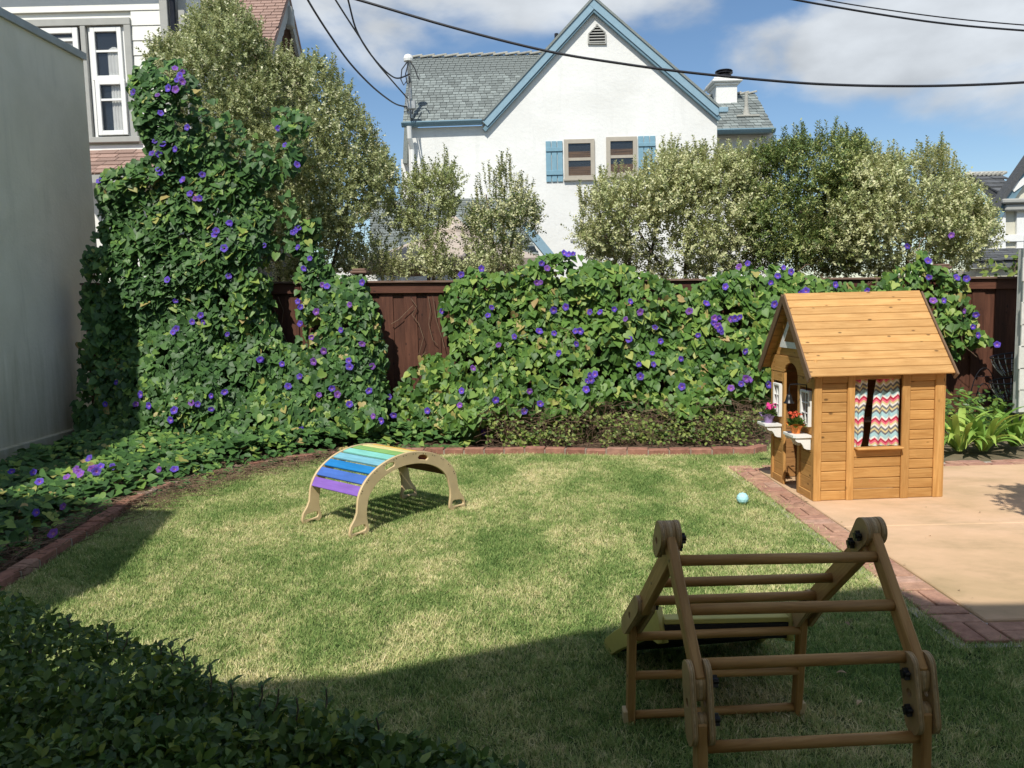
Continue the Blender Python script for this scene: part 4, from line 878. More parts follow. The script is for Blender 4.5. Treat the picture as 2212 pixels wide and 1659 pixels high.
MB().tube([(up_.x, UY, 0), (up_.x, UY, 1), (up_.x, UY, up_.z)], .025, 8).obj('pole', M['cedar_dark'], um)

# ================================================================== overhead cables
def cable(lab, pts, r, Y0, Y1):
    n = len(pts); P = [at(x, y, Y0+(Y1-Y0)*i/(n-1)) for i, (x, y) in enumerate(pts)]
    Q = []
    for i in range(n-1):   # smooth (Catmull-Rom)
        p0, p1, p2, p3 = P[max(i-1, 0)], P[i], P[i+1], P[min(i+2, n-1)]
        for k_ in range(8):
            t_ = k_/8; Q.append(.5*((2*p1)+(p2-p0)*t_+(2*p0-5*p1+4*p2-p3)*t_*t_+(3*p1-p0-3*p2+p3)*t_**3))
    Q.append(P[-1]); c = sum(Q, Vector())/len(Q)
    o = MB().tube(Q, r, 6).obj('overhead_cable', M['cable'], None, True, kind=None); tag(o, lab, 'cable', 'cables strung overhead')
cable('thick black cable sagging across the whole sky in front of the white gable', [(640, -38), (775, 0), (980, 60), (1180, 110), (1340, 137), (1500, 158), (1700, 177), (1830, 184), (1960, 186), (2080, 184), (2212, 178), (2400, 165)], .019, 12, 12)
cable('lower and thicker of the two cables crossing the top right cloud', [(1560, -32), (1720, 0), (1900, 31), (2050, 52), (2212, 66), (2400, 78)], .016, 12, 13)
cable('upper and thinner of the two cables crossing the top right cloud', [(1650, -28), (1790, 1), (1900, 19), (2050, 39), (2212, 54), (2400, 66)], .011, 14, 14)
cable('leftmost black cable running down to the low end of the service mast', [(630, -70), (665, 0), (710, 72), (755, 135), (800, 183), (835, 212), (858, 226), (880, 231)], .018, 13, HY-.4)
cable('middle cable running down to the mast clamp at the roof corner', [(690, -60), (725, 0), (770, 70), (810, 130), (850, 178), (880, 212)], .016, 14, HY-.4)
cable('right hand twisted cable ending at the loop below the weatherhead', [(740, -40), (752, 0), (768, 60), (790, 102), (815, 135), (840, 160), (860, 169), (885, 160)], .018, 15, HY-.4)

# ================================================================== PLAYHOUSE
PO = Matrix.Translation((2.252, 5.89, .022)) @ Matrix.Rotation(R(2.72), 4, 'Z')
PW, PD, PZ, ZR = .998, .868, .925, 1.556
ph = thing('playhouse', 'honey coloured cedar playhouse with a plank roof standing on the patio corner', 'playhouse', mw=PO)
def pb(name, p0, p1, w, th, up, material=None, parent=None, c=.003):
    return board(name, PO @ Vector(p0), PO @ Vector(p1), w, th, PO.to_3x3() @ Vector(up), material or M['cedar'], parent or ph, c)
def pbox(name, a, b, material, parent=None, c=.003):
    V, Fc = boxgeo((-(b[0]-a[0])/2, -(b[1]-a[1])/2, -(b[2]-a[2])/2), ((b[0]-a[0])/2, (b[1]-a[1])/2, (b[2]-a[2])/2), c)
    return link(name, mesh_np(name, V, Fc), material, parent or ph, PO @ Matrix.Translation(tuple((q+w)/2 for q, w in zip(a, b))))
fx = [0, .06, .254, .312, .676, .738, .929, 1.0]; fx = [q*PW for q in fx]
ZT = PZ+.025
th = .022
# front face (towards the lawn) : y = 0
for x0, x1 in ((fx[0], fx[1]), (fx[2], fx[3]), (fx[4], fx[5]), (fx[6], fx[7])):
    pb('stile', ((x0+x1)/2, .011, 0), ((x0+x1)/2, .011, ZT), x1-x0-.001, th, (1, 0, 0), c=.004)
nrow = 12; zt_ = ZT-.055; rh_ = zt_/nrow
for x0, x1 in ((fx[1], fx[2]), (fx[5], fx[6])):
    for i in range(nrow): pb('plank', (x0, .017, rh_*(i+.5)), (x1, .017, rh_*(i+.5)), rh_-.003, .014, (0, 0, 1), c=.005)
    pb('top_rail', (x0, .012, ZT-.028), (x1, .012, ZT-.028), .054, .02, (0, 0, 1))
zs = .395
for i in range(4): pb('plank', (fx[3], .017, .082*(i+.5)), (fx[4], .017, .082*(i+.5)), .079, .014, (0, 0, 1), c=.005)
pb('apron', (fx[3], .015, .357), (fx[4], .015, .357), .055, .018, (0, 0, 1)); pb('sill', (fx[3]+.002, -.012, zs), (fx[4]-.002, -.012, zs), .07, .018, (0, 1, 0), c=.006)
pb('top_rail', (fx[3], .03, ZT-.02), (fx[4], .03, ZT-.02), .035, .018, (0, 0, 1))
# facade with the door : x = 0
d0, d1 = .316, .580
def side_panel(b0, b1, wb0, wb1):
    s = .045
    for q0, q1 in ((b0, b0+s), (b1-s, b1)): pb('stile', (.011, (q0+q1)/2, 0), (.011, (q0+q1)/2, ZT-.02), q1-q0-.001, th, (0, 1, 0), c=.004)
    pb('top_rail', (.011, b0+s, ZT-.06), (.011, b1-s, ZT-.06), .078, th, (0, 0, 1)); pb('bottom_rail', (.011, b0+s, .03), (.011, b1-s, .03), .058, th, (0, 0, 1))
    n_ = 5; z0_, z1_ = .06, .555
    for i in range(n_): pb('plank', (.018, b0+s, z0_+(z1_-z0_)*(i+.5)/n_), (.018, b1-s, z0_+(z1_-z0_)*(i+.5)/n_), (z1_-z0_)/n_-.001, .013, (0, 0, 1), c=.004)
    for q0, q1 in ((b0+s, wb0), (wb1, b1-s)):
        if q1-q0 > .004: pb('plank', (.018, q0, .69), (.018, q1, .69), .27, .013, (0, 0, 1))
    t = .02; w = pbox('window', (-.012, wb0, .555), (.016, wb0+t, .83), M['white']); 
    for a, c in (((-.012, wb1-t, .555), (.016, wb1, .83)), ((-.012, wb0+t, .81), (.016, wb1-t, .83)), ((-.012, wb0+t, .555), (.016, wb1-t, .578))): pbox('window_frame', a, c, M['white'], w)
    wm = (wb0+wb1)/2; pbox('glazing_bar', (-.006, wm-.005, .578), (.008, wm+.005, .81), M['white'], w)
    for zq in (.655, .733): pbox('glazing_bar', (-.005, wb0+t, zq-.005), (.007, wb1-t, zq+.005), M['white'], w)
side_panel(.004, d0, .08, .24); side_panel(d1, PD, .655, .80)
# arched header (an arch cut out of one board)
arch = [(PD, 0), (PD, .135), (0, .135), (0, 0), (d0, 0)]+[((d0+d1)/2-(d1-d0)/2*math.cos(math.pi*k/14), .085*math.sin(math.pi*k/14)) for k in range(1, 14)]+[(d1, 0)]
mwa = PO @ Matrix(((0, 0, 1, .008), (1, 0, 0, 0), (0, 1, 0, ZT-.018), (0, 0, 0, 1)))
curve_plate('arched_header', arch, [], .02, M['cedar'], ph, mwa)
# gable boards above
hz_ = ZT+.118; yc = PD/2; slp = (ZR-(ZT+.02))/(yc+.05)
for i in range(5):
    za, zb = hz_+i*.088, hz_+(i+1)*.088; hw_ = (ZR-.03-zb)/slp
    if hw_ > .03: pb('gable_plank', (.013, yc-hw_-.03, (za+zb)/2), (.013, yc+hw_+.03, (za+zb)/2), .087, .014, (0, 0, 1))
    if hw_ > .03: pb('gable_plank', (PW-.013, yc-hw_-.03, (za+zb)/2), (PW-.013, yc+hw_+.03, (za+zb)/2), .087, .014, (0, 0, 1))
# white sunburst window in the gable
mws = PO @ Matrix(((0, 0, 1, -.008), (1, 0, 0, yc), (0, 1, 0, 1.135), (0, 0, 0, 1)))
tri = [(-.215, 0), (.215, 0), (.0, .265)]; tri = [(-.215, 0), (.215, 0), (.198, .035), (0.012, .262), (-.012, .262), (-.198, .035)]
sw = curve_plate('sunburst_window', tri, [[(-.13, .05), (.13, .05), (0, .205)]], .016, M['white'], ph, mws, .001)
MB().add([(-.14, .045, -.006), (.14, .045, -.006), (0, .215, -.006)], [(0, 1, 2)]).obj('window_back', M['cedar_in'], sw, mw=mws)
for a in (-62, -31, 0, 31, 62):
    l = {0: .145, 31: .125, 62: .125}[abs(a)]; p0 = mws @ Vector((0, .05, 0)); p1 = mws @ Vector((l*math.sin(R(a)), .05+l*math.cos(R(a)), 0)); board('sunburst_bar', p0, p1, .013, .01, mws.to_3x3() @ Vector((1, 0, 0)), M['white'], sw, .001)
# right side and back walls (seen from inside and from aside)
for i in range(13):
    z = .045+i*.083
    pb('wall_plank', (PW-.018, .02, z), (PW-.018, PD, z), .082, .014, (0, 0, 1), M['cedar_in'])
    if i < 12: pb('wall_plank', (0.02, PD-.018, z), (PW-.03, PD-.018, z), .082, .014, (0, 0, 1), M['cedar_in'])
for x, y in ((PW-.014, .03), (PW-.014, PD-.03), (.05, PD-.014)): pb('corner_post', (x+.01, y, 0), (x+.01, y, ZT), .05, .03, (0, 1, 0))
pb('shelf', (.36, PD-.14, .5), (.86, PD-.14, .5), .2, .018, (0, 1, 0), M['white'])
# roof: ten planks a side + ridge and rake boards
OL, OR_, OFV = .068, .03, .075
for s in (0, 1):
    ye_ = -OFV if s == 0 else PD+OFV; ze = ZR+.012-(yc+OFV)*slp*1.0
    E0 = Vector((0, ye_, ze)); R0 = Vector((0, yc, ZR+.012)); n_ = 11
    rfh = None
    for i in range(n_):
        a = E0.lerp(R0, (i+.5)/n_); w = (R0-E0).length/n_
        o = pb('roof_plank', (-OL, a.y, a.z), (PW+OR_, a.y, a.z), w-.0015, .015, (0, R0.y-E0.y, R0.z-E0.z), M['cedar_roof'], c=.004)
    for xe in (-OL-.008, PW+OR_+.008):
        nn = Vector((0, -(R0.z-E0.z), (R0.y-E0.y))).normalized()*(1 if s == 0 else -1)
        a = Vector((xe, E0.y, E0.z)); c = Vector((xe, R0.y, R0.z)); dn = Vector((0, 0, -.024))
        pb('rake_board', a+dn+Vector((0, (a-c).normalized().y*.01, 0)), c+dn, .065, .015, (0, -(R0.z-E0.z)*(1 if s == 0 else -1), abs(R0.y-E0.y)), M['cedar_dark'])
    for xq in (.02, PW-.04):
        pb('rafter', (xq, E0.y+.03*(1 if s == 0 else -1), E0.z+.0), (xq, R0.y, R0.z-.03), .04, .02, (0, 0, 1), M['cedar'])
# planter shelves
def planter(b0, b1):
    z = .498; x0, x1 = -.135, 0.0; yc_ = (b0+b1)/2; hwd = (b1-b0)/2
    sc = [(x1, b0), (x0+.02, b0), (x0, b0+.018), (x0, b1-.018), (x0+.02, b1), (x1, b1)]
    V = [PO @ Vector((p[0], p[1], zz_)) for zz_ in (z-.018, z) for p in sc]; n = len(sc)
    pl = link('planter', mesh_np('planter', V, [tuple(range(n))[::-1], tuple(range(n, 2*n))]+[(i, (i+1) % n, n+(i+1) % n, n+i) for i in range(n)]), M['white'], ph)
    for y_ in (b0+.012, b1-.030):
        prof = [(0, z-.018), (-.115, z-.018), (-.115, z-.04), (-.098, z-.052), (-.075, z-.055), (-.06, z-.075), (-.05, z-.098), (-.03, z-.108), (0, z-.112)]
        V = [PO @ Vector((p[0]-.001, y_+q, p[1]-.001)) for q in (0, .018) for p in prof]; n = len(prof)
        me = mesh_np('bracket', V, [tuple(range(n)), tuple(range(n, 2*n))[::-1]]+[(i, n+i, n+(i+1) % n, (i+1) % n) for i in range(n)]); link('bracket', me, M['white'], pl)
    return z
planter(.045, .275); planter(.625, .84)
# curtains in the front opening
def chevron():
    m, t, b = mat('chevron curtain cloth'); at_ = tn(t, 'ShaderNodeUVMap'); sp = tn(t, 'ShaderNodeSeparateXYZ'); t.links.new(at_.outputs[0], sp.inputs[0])
    def mth(op, a, c=None):
        n_ = tn(t, 'ShaderNodeMath', operation=op)
        for i, v in enumerate((a, c)):
            if v is None: continue
            if isinstance(v, (int, float)): n_.inputs[i].default_value = v
            else: t.links.new(v, n_.inputs[i])
        return n_.outputs[0]
    u = mth('DIVIDE', sp.outputs['X'], .055); fr = mth('FRACT', u); ab = mth('ABSOLUTE', mth('SUBTRACT', fr, .5)); zg = mth('MULTIPLY', ab, .050)
    v = mth('FRACT', mth('DIVIDE', mth('ADD', sp.outputs['Y'], zg), .158))
    red, pink, wh_, gy, ye_, bl = (.52, .02, .06), (.80, .17, .25), (.85, .83, .78), (.18, .185, .21), (.74, .62, .32), (.42, .66, .70)
    seq = [red, pink, ye_, wh_, gy, ye_, gy, bl, bl, wh_]; seq = seq[::-1]
    r = ramp(t, [(0, seq[0])]+[(i/10, seq[i]) for i in range(1, 9)]+[(.9, seq[9])], 'CONSTANT'); t.links.new(v, r.inputs[0]); t.links.new(r.outputs[0], b.inputs['Base Color']); b.inputs['Roughness'].default_value = .85
    tr = tn(t, 'ShaderNodeBsdfTranslucent'); t.links.new(r.outputs[0], tr.inputs[0]); ms_ = tn(t, 'ShaderNodeMixShader'); ms_.inputs[0].default_value = .15
    o = t.nodes['Material Output']; t.links.new(b.outputs[0], ms_.inputs[1]); t.links.new(tr.outputs[0], ms_.inputs[2]); t.links.new(ms_.outputs[0], o.inputs[0]); return m
M['chevron'] = chevron()
def pcurtain(lab, xl, xrr, z0_, z1_, y, waves, amp):
    """xl, xrr: functions of v (0 bottom..1 top) giving the edges"""
    nx, ny = 36, 30; V = []; Fc = []; UV = []
    for j in range(ny+1):
        v = j/ny; a, c = xl(v), xrr(v)
        for i in range(nx+1):
            u = i/nx; x = a+(c-a)*u; sag = .014*math.sin(u*2.7+v*1.5)
            V.append(PO @ Vector((x, y+amp*math.sin(u*waves*6.28+.5*math.sin(v*4))+.004*math.sin(v*9+u*5), z0_+(z1_-z0_)*v))); UV.append((x*1.06+.006*math.sin(v*7), z0_+(z1_-z0_)*v+sag))
    for j in range(ny):
        for i in range(nx): q = j*(nx+1)+i; Fc.append((q, q+1, q+nx+2, q+nx+1))
    me = mesh_np('curtain', V, Fc, smooth=True); ul = me.uv_layers.new(name='UVMap')
    for lp in me.loops: ul.data[lp.index].uv = UV[lp.vertex_index]
    o = link('curtain', me, M['chevron']); tag(o, lab, 'curtain', 'chevron curtains of the playhouse'); return o
zc0, zc1 = zs+.004, ZT-.01
pcurtain('narrow chevron curtain gathered at the left of the playhouse window', lambda v: fx[3]+.002, lambda v: fx[3]+.068+.045*min(1, v*1.5)+.012*math.sin(v*8)*(1-v), zc0, zc1, .045, 2.0, .008)
pcurtain('wide chevron curtain covering the right half of the playhouse window', lambda v: fx[4]-.235+.055*v+.006*math.sin(v*7), lambda v: fx[4]-.002, zc0+.004, zc1, .045, 3.0, .009)
b_ = MB().tube([PO @ Vector((x, .045, ZT-.012)) for x in (fx[3], (fx[3]+fx[4])/2, fx[4])], .004, 6).obj('curtain_rod', M['white'], ph)
# bell on a bracket
bl_ = PO @ Vector((-.095, .245, .745))
MB().tube([PO @ Vector(p) for p in ((0, .14, .80), (-.004, .14, .872), (-.05, .18, .876), (-.092, .235, .868), (-.095, .245, .84), (-.095, .245, .80))], .0045, 6).obj('bell_bracket', M['black'], ph)
be = thing('bell', 'small black hanging bell on a bracket beside the playhouse door', 'bell', bl_)
o = MB().lathe([(.004, .05), (.012, .046), (.02, .036), (.024, .015), (.030, -.006), (.040, -.018), (.042, -.024), (.036, -.024), (.026, -.008), (.02, .014), (.004, .035)], bl_, 20).obj('bell_cup', M['black'], be, True)
MB().tube([bl_+Vector((0, 0, .044)), bl_+Vector((.007, 0, .052)), bl_+Vector((0, 0, .062)), bl_+Vector((-.007, 0, .052)), bl_+Vector((0, 0, .044))], .003, 6).obj('ring', M['black'], be)
MB().tube([bl_+Vector((0, 0, .0)), bl_+Vector((0, 0, -.03)), bl_+Vector((0, 0, -.05))], .0015, 5).tube([bl_+Vector((0, 0, -.1)), bl_+Vector((0, 0, -.06)), bl_+Vector((0, 0, -.05))], .005, 6).obj('clapper', M['darkmetal'], be)
# potted kalanchoes wrapped in cloth
M['orange_cloth'] = plain('orange paper wrap', (.72, .22, .04), .6, .15, 20); M['purple_cloth'] = plain('purple paper wrap', (.26, .18, .36), .6, .2, 20)
M['white_cloth'] = plain('white paper wrap', (.75, .74, .72), .6, .08, 20)
M['orange_petal'] = plain('orange red petals', (.62, .085, .035), .6, .25, 60); M['pink_petal'] = plain('magenta petals', (.72, .035, .25), .6, .25, 60)
def pot(b, lab, wrap, petal, nf, tall):
    c = PO @ Vector((-.072, b, .498)); t_ = thing('potted_flower', lab, 'potted plant', c, 'flower pots on the playhouse planters')
    n = 22; V = []; Fc = []
    prof = [(.03, 0), (.036, .025), (.045, .05), (.058, .066), (.072, .07)]
    for r_, z_ in prof:
        for k_ in range(n): a = 2*math.pi*k_/n; q = 1+.16*math.sin(a*5+z_*30)*(z_/.07); V.append(c+Vector((r_*q*math.cos(a), r_*q*math.sin(a), z_+.012*math.sin(a*3+1)*(z_/.07))))
    for j in range(len(prof)-1):
        for k_ in range(n): Fc.append((j*n+k_, j*n+(k_+1) % n, (j+1)*n+(k_+1) % n, (j+1)*n+k_))
    Fc.append(tuple(range(n))[::-1]); MB().add(V, Fc).obj('wrap', wrap, t_)
    rr = np.random.default_rng(int(b*100)); k = 34; ang = rr.uniform(0, 6.28, k); el_ = rr.uniform(.0, 1.2, k); P = np.array(c)+np.stack([np.cos(ang)*.025, np.sin(ang)*.025, np.full(k, .055)+el_*.02], 1)
    d = np.stack([np.cos(ang)*np.cos(el_), np.sin(ang)*np.cos(el_), np.sin(el_)], 1); nn = norm(np.array([0, 0, 1.])-d*np.sin(el_)[:, None]+rr.normal(0, .15, (k, 3)))
    sz = rr.uniform(.05, .075, k); V, F_ = scatter(P, (np.cross(d, nn), d, nn), sz, T_oval(.33)); link('leaf_cluster', mesh_np('leaf_cluster', V, F_, np.repeat(rr.random(k), 6)), M['privet'], t_, None, 'stuff')
    for i in range(nf):
        a = rr.uniform(0, 6.28); q = c+Vector((math.cos(a)*rr.uniform(.0, .055), math.sin(a)*rr.uniform(0, .055), tall+rr.uniform(-.02, .025))); b_ = MB()
        MB().tube([c+Vector((0, 0, .05)), (c+q)/2+Vector((0, 0, .02)), q], .0018, 4).obj('stem', M['under'], t_)
        for j in range(16):
            u = Vector(rr.normal(0, 1, 3)); u.z = abs(u.z); u.normalize(); p = q+u*.016; s = .0075
            x_ = u.orthogonal().normalized(); y_ = u.cross(x_); b_.add([p+x_*s, p+y_*s, p-x_*s, p-y_*s, p+u*.003-u*.0], [(0, 1, 4), (1, 2, 4), (2, 3, 4), (3, 0, 4)])
        b_.obj('bloom', petal, t_)
pot(.16, 'red orange kalanchoe in orange wrapping on the planter nearest the corner', M['orange_cloth'], M['orange_petal'], 9, .135)
pot(.73, 'magenta kalanchoe in purple and white wrapping on the far planter', M['purple_cloth'], M['pink_petal'], 10, .125)

# ================================================================== BALL
p = G(1604, 1092); r_ = .043
bm = bmesh.new(); bmesh.ops.create_icosphere(bm, subdivisions=4, radius=r_)
ico = bmesh.new(); bmesh.ops.create_icosphere(ico, subdivisions=2, radius=1); dirs = [v.co.normalized() for v in ico.verts]; ico.free()
for v in bm.verts:
    u = v.co.normalized(); d = min((u-q).length for q in dirs); v.co = u*(r_+.0042*max(0, 1-d/.17))
me = bpy.data.meshes.new('ball'); bm.to_mesh(me); bm.free(); me.polygons.foreach_set('use_smooth', [True]*len(me.polygons))
M['ball'] = plain('pale blue rubber', (.42, .74, .78), .5, .05, 5)
tag(link('ball', me, M['ball'], None, Matrix.Translation((p.x, p.y, r_+.012))), 'pale blue knobbly rubber ball lying on the lawn', 'ball')

# ================================================================== RAINBOW CLIMBING ARCH
F1, F2, R1, R2 = G(771, 1162), G(990.6, 1100), G(661, 1133), G(882, 1078)
ax = ((F2-F1)+(R2-R1)).normalized(); ay = Vector((-ax.y, ax.x, 0)); LEN = .5*((F2-F1).length+(R2-R1).length); WD = .5*((R1-F1).dot(ay)+(R2-F2).dot(ay)); mid = (F1+F2)/2
ar = thing('climbing_arch', 'wooden climbing arch with rainbow painted slats standing on the lawn', 'climbing arch', mid)
HO = .512  # top of the outer curve
def arch_pt(t_, off):
    """centreline: quarter angles t in 0..pi ; off = distance outwards"""
    a_ = LEN/2-.055; b0 = .20; h = HO-.045-b0; c, s = math.cos(t_), math.sin(t_)
    x, z = -a_*c, b0+h*s; nx_, nz = -c/a_, s/h; l = math.hypot(nx_, nz); return (x+nx_/l*off, z+nz/l*off)
fo = LEN/2
def leg_outer(sg): return [(sg*(-fo-.058), .0), (sg*(-fo-.064), .035), (sg*(-fo-.052), .08), (sg*(-fo-.016), .125), (sg*(-fo+.005), .165)]
def leg_inner(sg): return [(sg*(-fo+.09), .175), (sg*(-fo+.088), .12), (sg*(-fo+.098), .07), (sg*(-fo+.105), .03), (sg*(-fo+.09), .005), (sg*(-fo+.06), .0), (sg*(-fo+.045), .016), (sg*(-fo+.00), .018), (sg*(-fo-.03), .0)]
N_ = 40
outer = leg_outer(1)+[arch_pt(math.pi*k/N_, .045) for k in range(2, N_-1)]+leg_outer(-1)[::-1]+leg_inner(-1)[::-1]+[arch_pt(math.pi*k/N_, -.045) for k in range(N_-1, 0, -1)]+leg_inner(1)
def hole_foot(sg): return [(sg*(-fo+x), z) for x, z in ((-.044, .03), (-.038, .055), (-.018, .072), (.02, .074), (.045, .078), (.068, .072), (.077, .05), (.066, .034), (.02, .03))]
def slot(tc_, dt): return [arch_pt(tc_-dt+2*dt*k/6, .014+.006*math.sin(math.pi*k/6)) for k in range(7)]+[arch_pt(tc_+dt+.03, 0)]+[arch_pt(tc_+dt-2*dt*k/6, -.016) for k in range(7)]+[arch_pt(tc_-dt-.03, 0)]
tt = [math.pi*q for q in (.105, .185, .262, .335, .405, .47, .535, .605, .675, .75, .83, .905)]
for side in (0, 1):
    o_ = mid+ay*(0 if side == 0 else WD)
    mwp = Matrix(((ax.x, 0, ay.x, o_.x), (ax.y, 0, ay.y, o_.y), (0, 1, 0, .006), (0, 0, 0, 1)))
    mwp = Matrix(((ax.x, 0, -ay.x, o_.x), (ax.y, 0, -ay.y, o_.y), (0, 1, 0, .006), (0, 0, 0, 1)))
    sp_ = curve_plate('side_panel', outer, [hole_foot(1), hole_foot(-1), slot(math.pi*.36, .09), slot(math.pi*.6, .09)], .020, M['ply'], ar, mwp, .003)
    sc = MB()
    if side == 0:
        for q in tt:
            for dq in (-.028, .028):
                x, z = arch_pt(q+dq, .028); sc.add([(x-.003, z-.003, .0106), (x+.003, z-.003, .0106), (x+.003, z+.003, .0106), (x-.003, z+.003, .0106)], [(0, 1, 2, 3)])
                link('screw', mesh_np('screw', *boxgeo((-.003, -.003, 0), (.003, .003, .0012))), M['black'], sp_, mwp @ Matrix.Translation((x, z, .0098)))
cols = [(.28, .15, .60), (.075, .18, .60), (.02, .23, .60), (.22, .52, .66), (.26, .68, .62), (.27, .52, .17), (.80, .74, .34), (.80, .50, .10), (.75, .30, .04), (.55, .12, .04), (.30, .03, .03), (.16, .08, .04)]
cn = ['purple slat', 'royal blue slat', 'bright blue slat', 'pale blue slat', 'turquoise slat', 'green slat', 'pale yellow slat', 'yellow slat', 'orange slat', 'red orange slat', 'dark red slat', 'brown slat']
for i, (q, c) in enumerate(zip(tt, cols)):
    x, z = arch_pt(q, .031); x2, z2 = arch_pt(q+.01, .031); m_ = wood('stained '+cn[i], c, tuple(v*.78 for v in c), 0, False, .5)
    p0 = mid+ax*x+ay*.0105+Vector((0, 0, z+.006)); p1 = p0+ay*(WD-.021)
    o = board('slat', p0, p1, .071, .017, (ax*(x2-x)+Vector((0, 0, z2-z))).normalized(), m_, ar, .003); o['label'] = cn[i]

# ================================================================== FOLDING CLIMBING TRIANGLE
ct = thing('climbing_triangle', 'folding wooden climbing triangle frame with round rungs in the shaded foreground', 'climbing frame', (.75, 2.4, 0))
YAW = R(3.19)
def TY(side, v): return 2.4+side*.29*math.sin(YAW)+(v-2.4)*math.cos(YAW)
rg = [((1466, 1211), (1891, 1203), 2.244), ((1490, 1317), (1928, 1307), 2.142), ((1513, 1435), (1965, 1418), 2.048), ((1524, 1614), (1981, 1591), 2.003), ((1425, 1259), (1795, 1248), 2.511), ((1404, 1298), (1760, 1286), 2.634), ((1374, 1375), (1725, 1361), 2.784), ((1372, 1459), (1720, 1448), 2.802), ((1370, 1544), (1713, 1527), 2.826)]
RG = [(at(*a, TY(-1, v)), at(*c, TY(1, v))) for a, c, v in rg]
low = (RG[3][0]+Vector((0, -.005, -.2)), RG[3][1]+Vector((0, -.005, -.2)))
for a, c in RG+[low]: d = (c-a).normalized(); rod('rung', a-d*.006, c+d*.006, .0158, M['climb'], ct)
XD = Vector((math.cos(YAW), math.sin(YAW), 0))
def beam(p0, p1, w, th_, sgn, name='beam'):
    d = (Vector(p1)-Vector(p0)).normalized(); nrm = XD.cross(d).normalized(); return board(name, Vector(p0)+XD*sgn*th_/2, Vector(p1)+XD*sgn*th_/2, w, th_, nrm, M['climb'], ct, .004)
def stadium(p0, p1, r, sgn, xoff, th_=.016, hole=True, name='joint_plate', taper=1.0):
    p0, p1 = Vector(p0), Vector(p1); d = (p1-p0); l = d.length; d.normalize(); nrm = XD.cross(d)
    out_ = [(r*math.cos(a)*1.0, -r*math.sin(a)) for a in np.linspace(0, math.pi, 13)]; out_ = [(r*math.sin(a-math.pi/2)*-1, -r*abs(math.cos(a-math.pi/2))) for a in np.linspace(math.pi, 0, 13)]
    poly = [(r*math.cos(a), r*math.sin(a)) for a in np.linspace(math.pi, 2*math.pi, 13)]+[(r*taper*math.cos(a), l+r*taper*math.sin(a)) for a in np.linspace(0, math.pi, 13)]
    mw = Matrix((nrm, d, nrm.cross(d))).transposed().to_4x4(); mw.translation = p0+XD*xoff
    hl = [[(.012*math.cos(a), l*.5+.012*math.sin(a)) for a in np.linspace(0, 2*math.pi, 12)[:-1]]] if hole else []
    for k_ in range(3):
        mk = mw.copy(); mk.translation = mw.translation+XD*((k_-1)*th_/3)
        o = curve_plate(name if k_ == 1 else 'ply_layer', poly, hl, th_/3-.0004, M['climbply'] if k_ != 1 else M['plyedge'], ct, mk, .0006)
def knob(p, sgn):
    p = Vector(p); b_ = MB(); mw = XD.to_track_quat('Z', 'Y').to_matrix().to_4x4(); mw.translation = p
    poly = []
    for k_ in range(20): r_ = .0165 if (k_ % 4) in (0, 1) else .0115; a = 2*math.pi*k_/20; poly.append((r_*math.cos(a), r_*math.sin(a)))
    b_.prism(poly, mw @ Matrix.Translation((0, 0, sgn*.010)), .013); b_.tube([mw @ Vector((0, 0, 0)), mw @ Vector((0, 0, sgn*.008)), mw @ Vector((0, 0, sgn*.020))], .008, 10); b_.obj('knob', M['black'], ct)
TOPS = []
for sd, sg in ((0, -1), (1, 1)):
    a, b2, c3, d4 = [RG[i][sd] for i in range(4)]; e5, f6, g7, h8, i9 = [RG[i][sd] for i in range(4, 9)]
    fd = (a-c3).normalized(); top = a+fd*.075; tb = top+(top-f6).normalized()*.0
    jt = c3-fd*.045
    beam(top, jt, .05, .028, sg); ll = d4+Vector((0, 0, .075)); beam(ll, (d4.x, d4.y-.005, .0), .05, .028, sg)
    # rear: sloping plate then post
    rd = (e5-f6).normalized(); rtop = e5+rd*(top-e5).length*.93; rj = f6-rd*.045
    beam(rtop, rj, .07, .028, sg); pt = g7+Vector((0, 0, .055)); beam(pt, (i9.x, i9.y+.005, .0), .045, .028, sg)
    for xo in (sg*(-.009), sg*(.037)):
        inner = (xo*sg < 0)
        stadium(top+Vector((0, .01, .005)), top+(rj-top).normalized()*.062+Vector((0, .004, 0)), .041, sg, xo, hole=not inner or True, taper=.8)
        stadium(jt+fd*.022, ll-Vector((0, 0, .03)), .036, sg, xo, hole=True)
        if sd == 0 or not inner: stadium(rj+rd*.01, pt-Vector((0, 0, .008)), .033, sg, xo, hole=True)
        else: stadium(rj+rd*.01, pt-Vector((0, 0, .008)), .033, sg, xo, hole=False)
    xs_ = sg*.014
    stadium(top+Vector((0, .012, .006)), top+(rj-top).normalized()*.05+Vector((0, .004, 0)), .039, sg, xs_, th_=.029, hole=False, name='spacer', taper=.8)
    for q0_, q1_ in ((jt, jt-Vector((0, 0, .03))), (ll, ll-Vector((0, 0, .02))), (rj, pt)): stadium(Vector(q0_), Vector(q1_), .020, sg, xs_, th_=.029, hole=False, name='spacer')
    ks = -sg; xk = XD*(sg*(-.018))
    knob(top+xk+Vector((0, .006, -.008)), ks); knob(top+(rj-top).normalized()*.062+xk, ks); knob(jt+fd*.0+xk, ks); knob(ll-Vector((0, 0, .0))+xk, ks); knob(rj+xk, ks)
    for q in ((a, sg), (b2, sg), (c3, sg), (e5, sg), (f6, sg), (h8, sg), (i9, sg)):
        p = q[0]+XD*sg*.0285; link('screw', mesh_np('screw', *boxgeo((-.0006, -.003, -.004), (.0006, .003, .004))), M['black'], ct, Matrix.Translation(p))
    MB().box((i9.x+sg*.03-.012, i9.y-.02, .01), (i9.x+sg*.03+.012, i9.y+.03, .055), c=.003).obj('foot_block', M['ply'], ct)
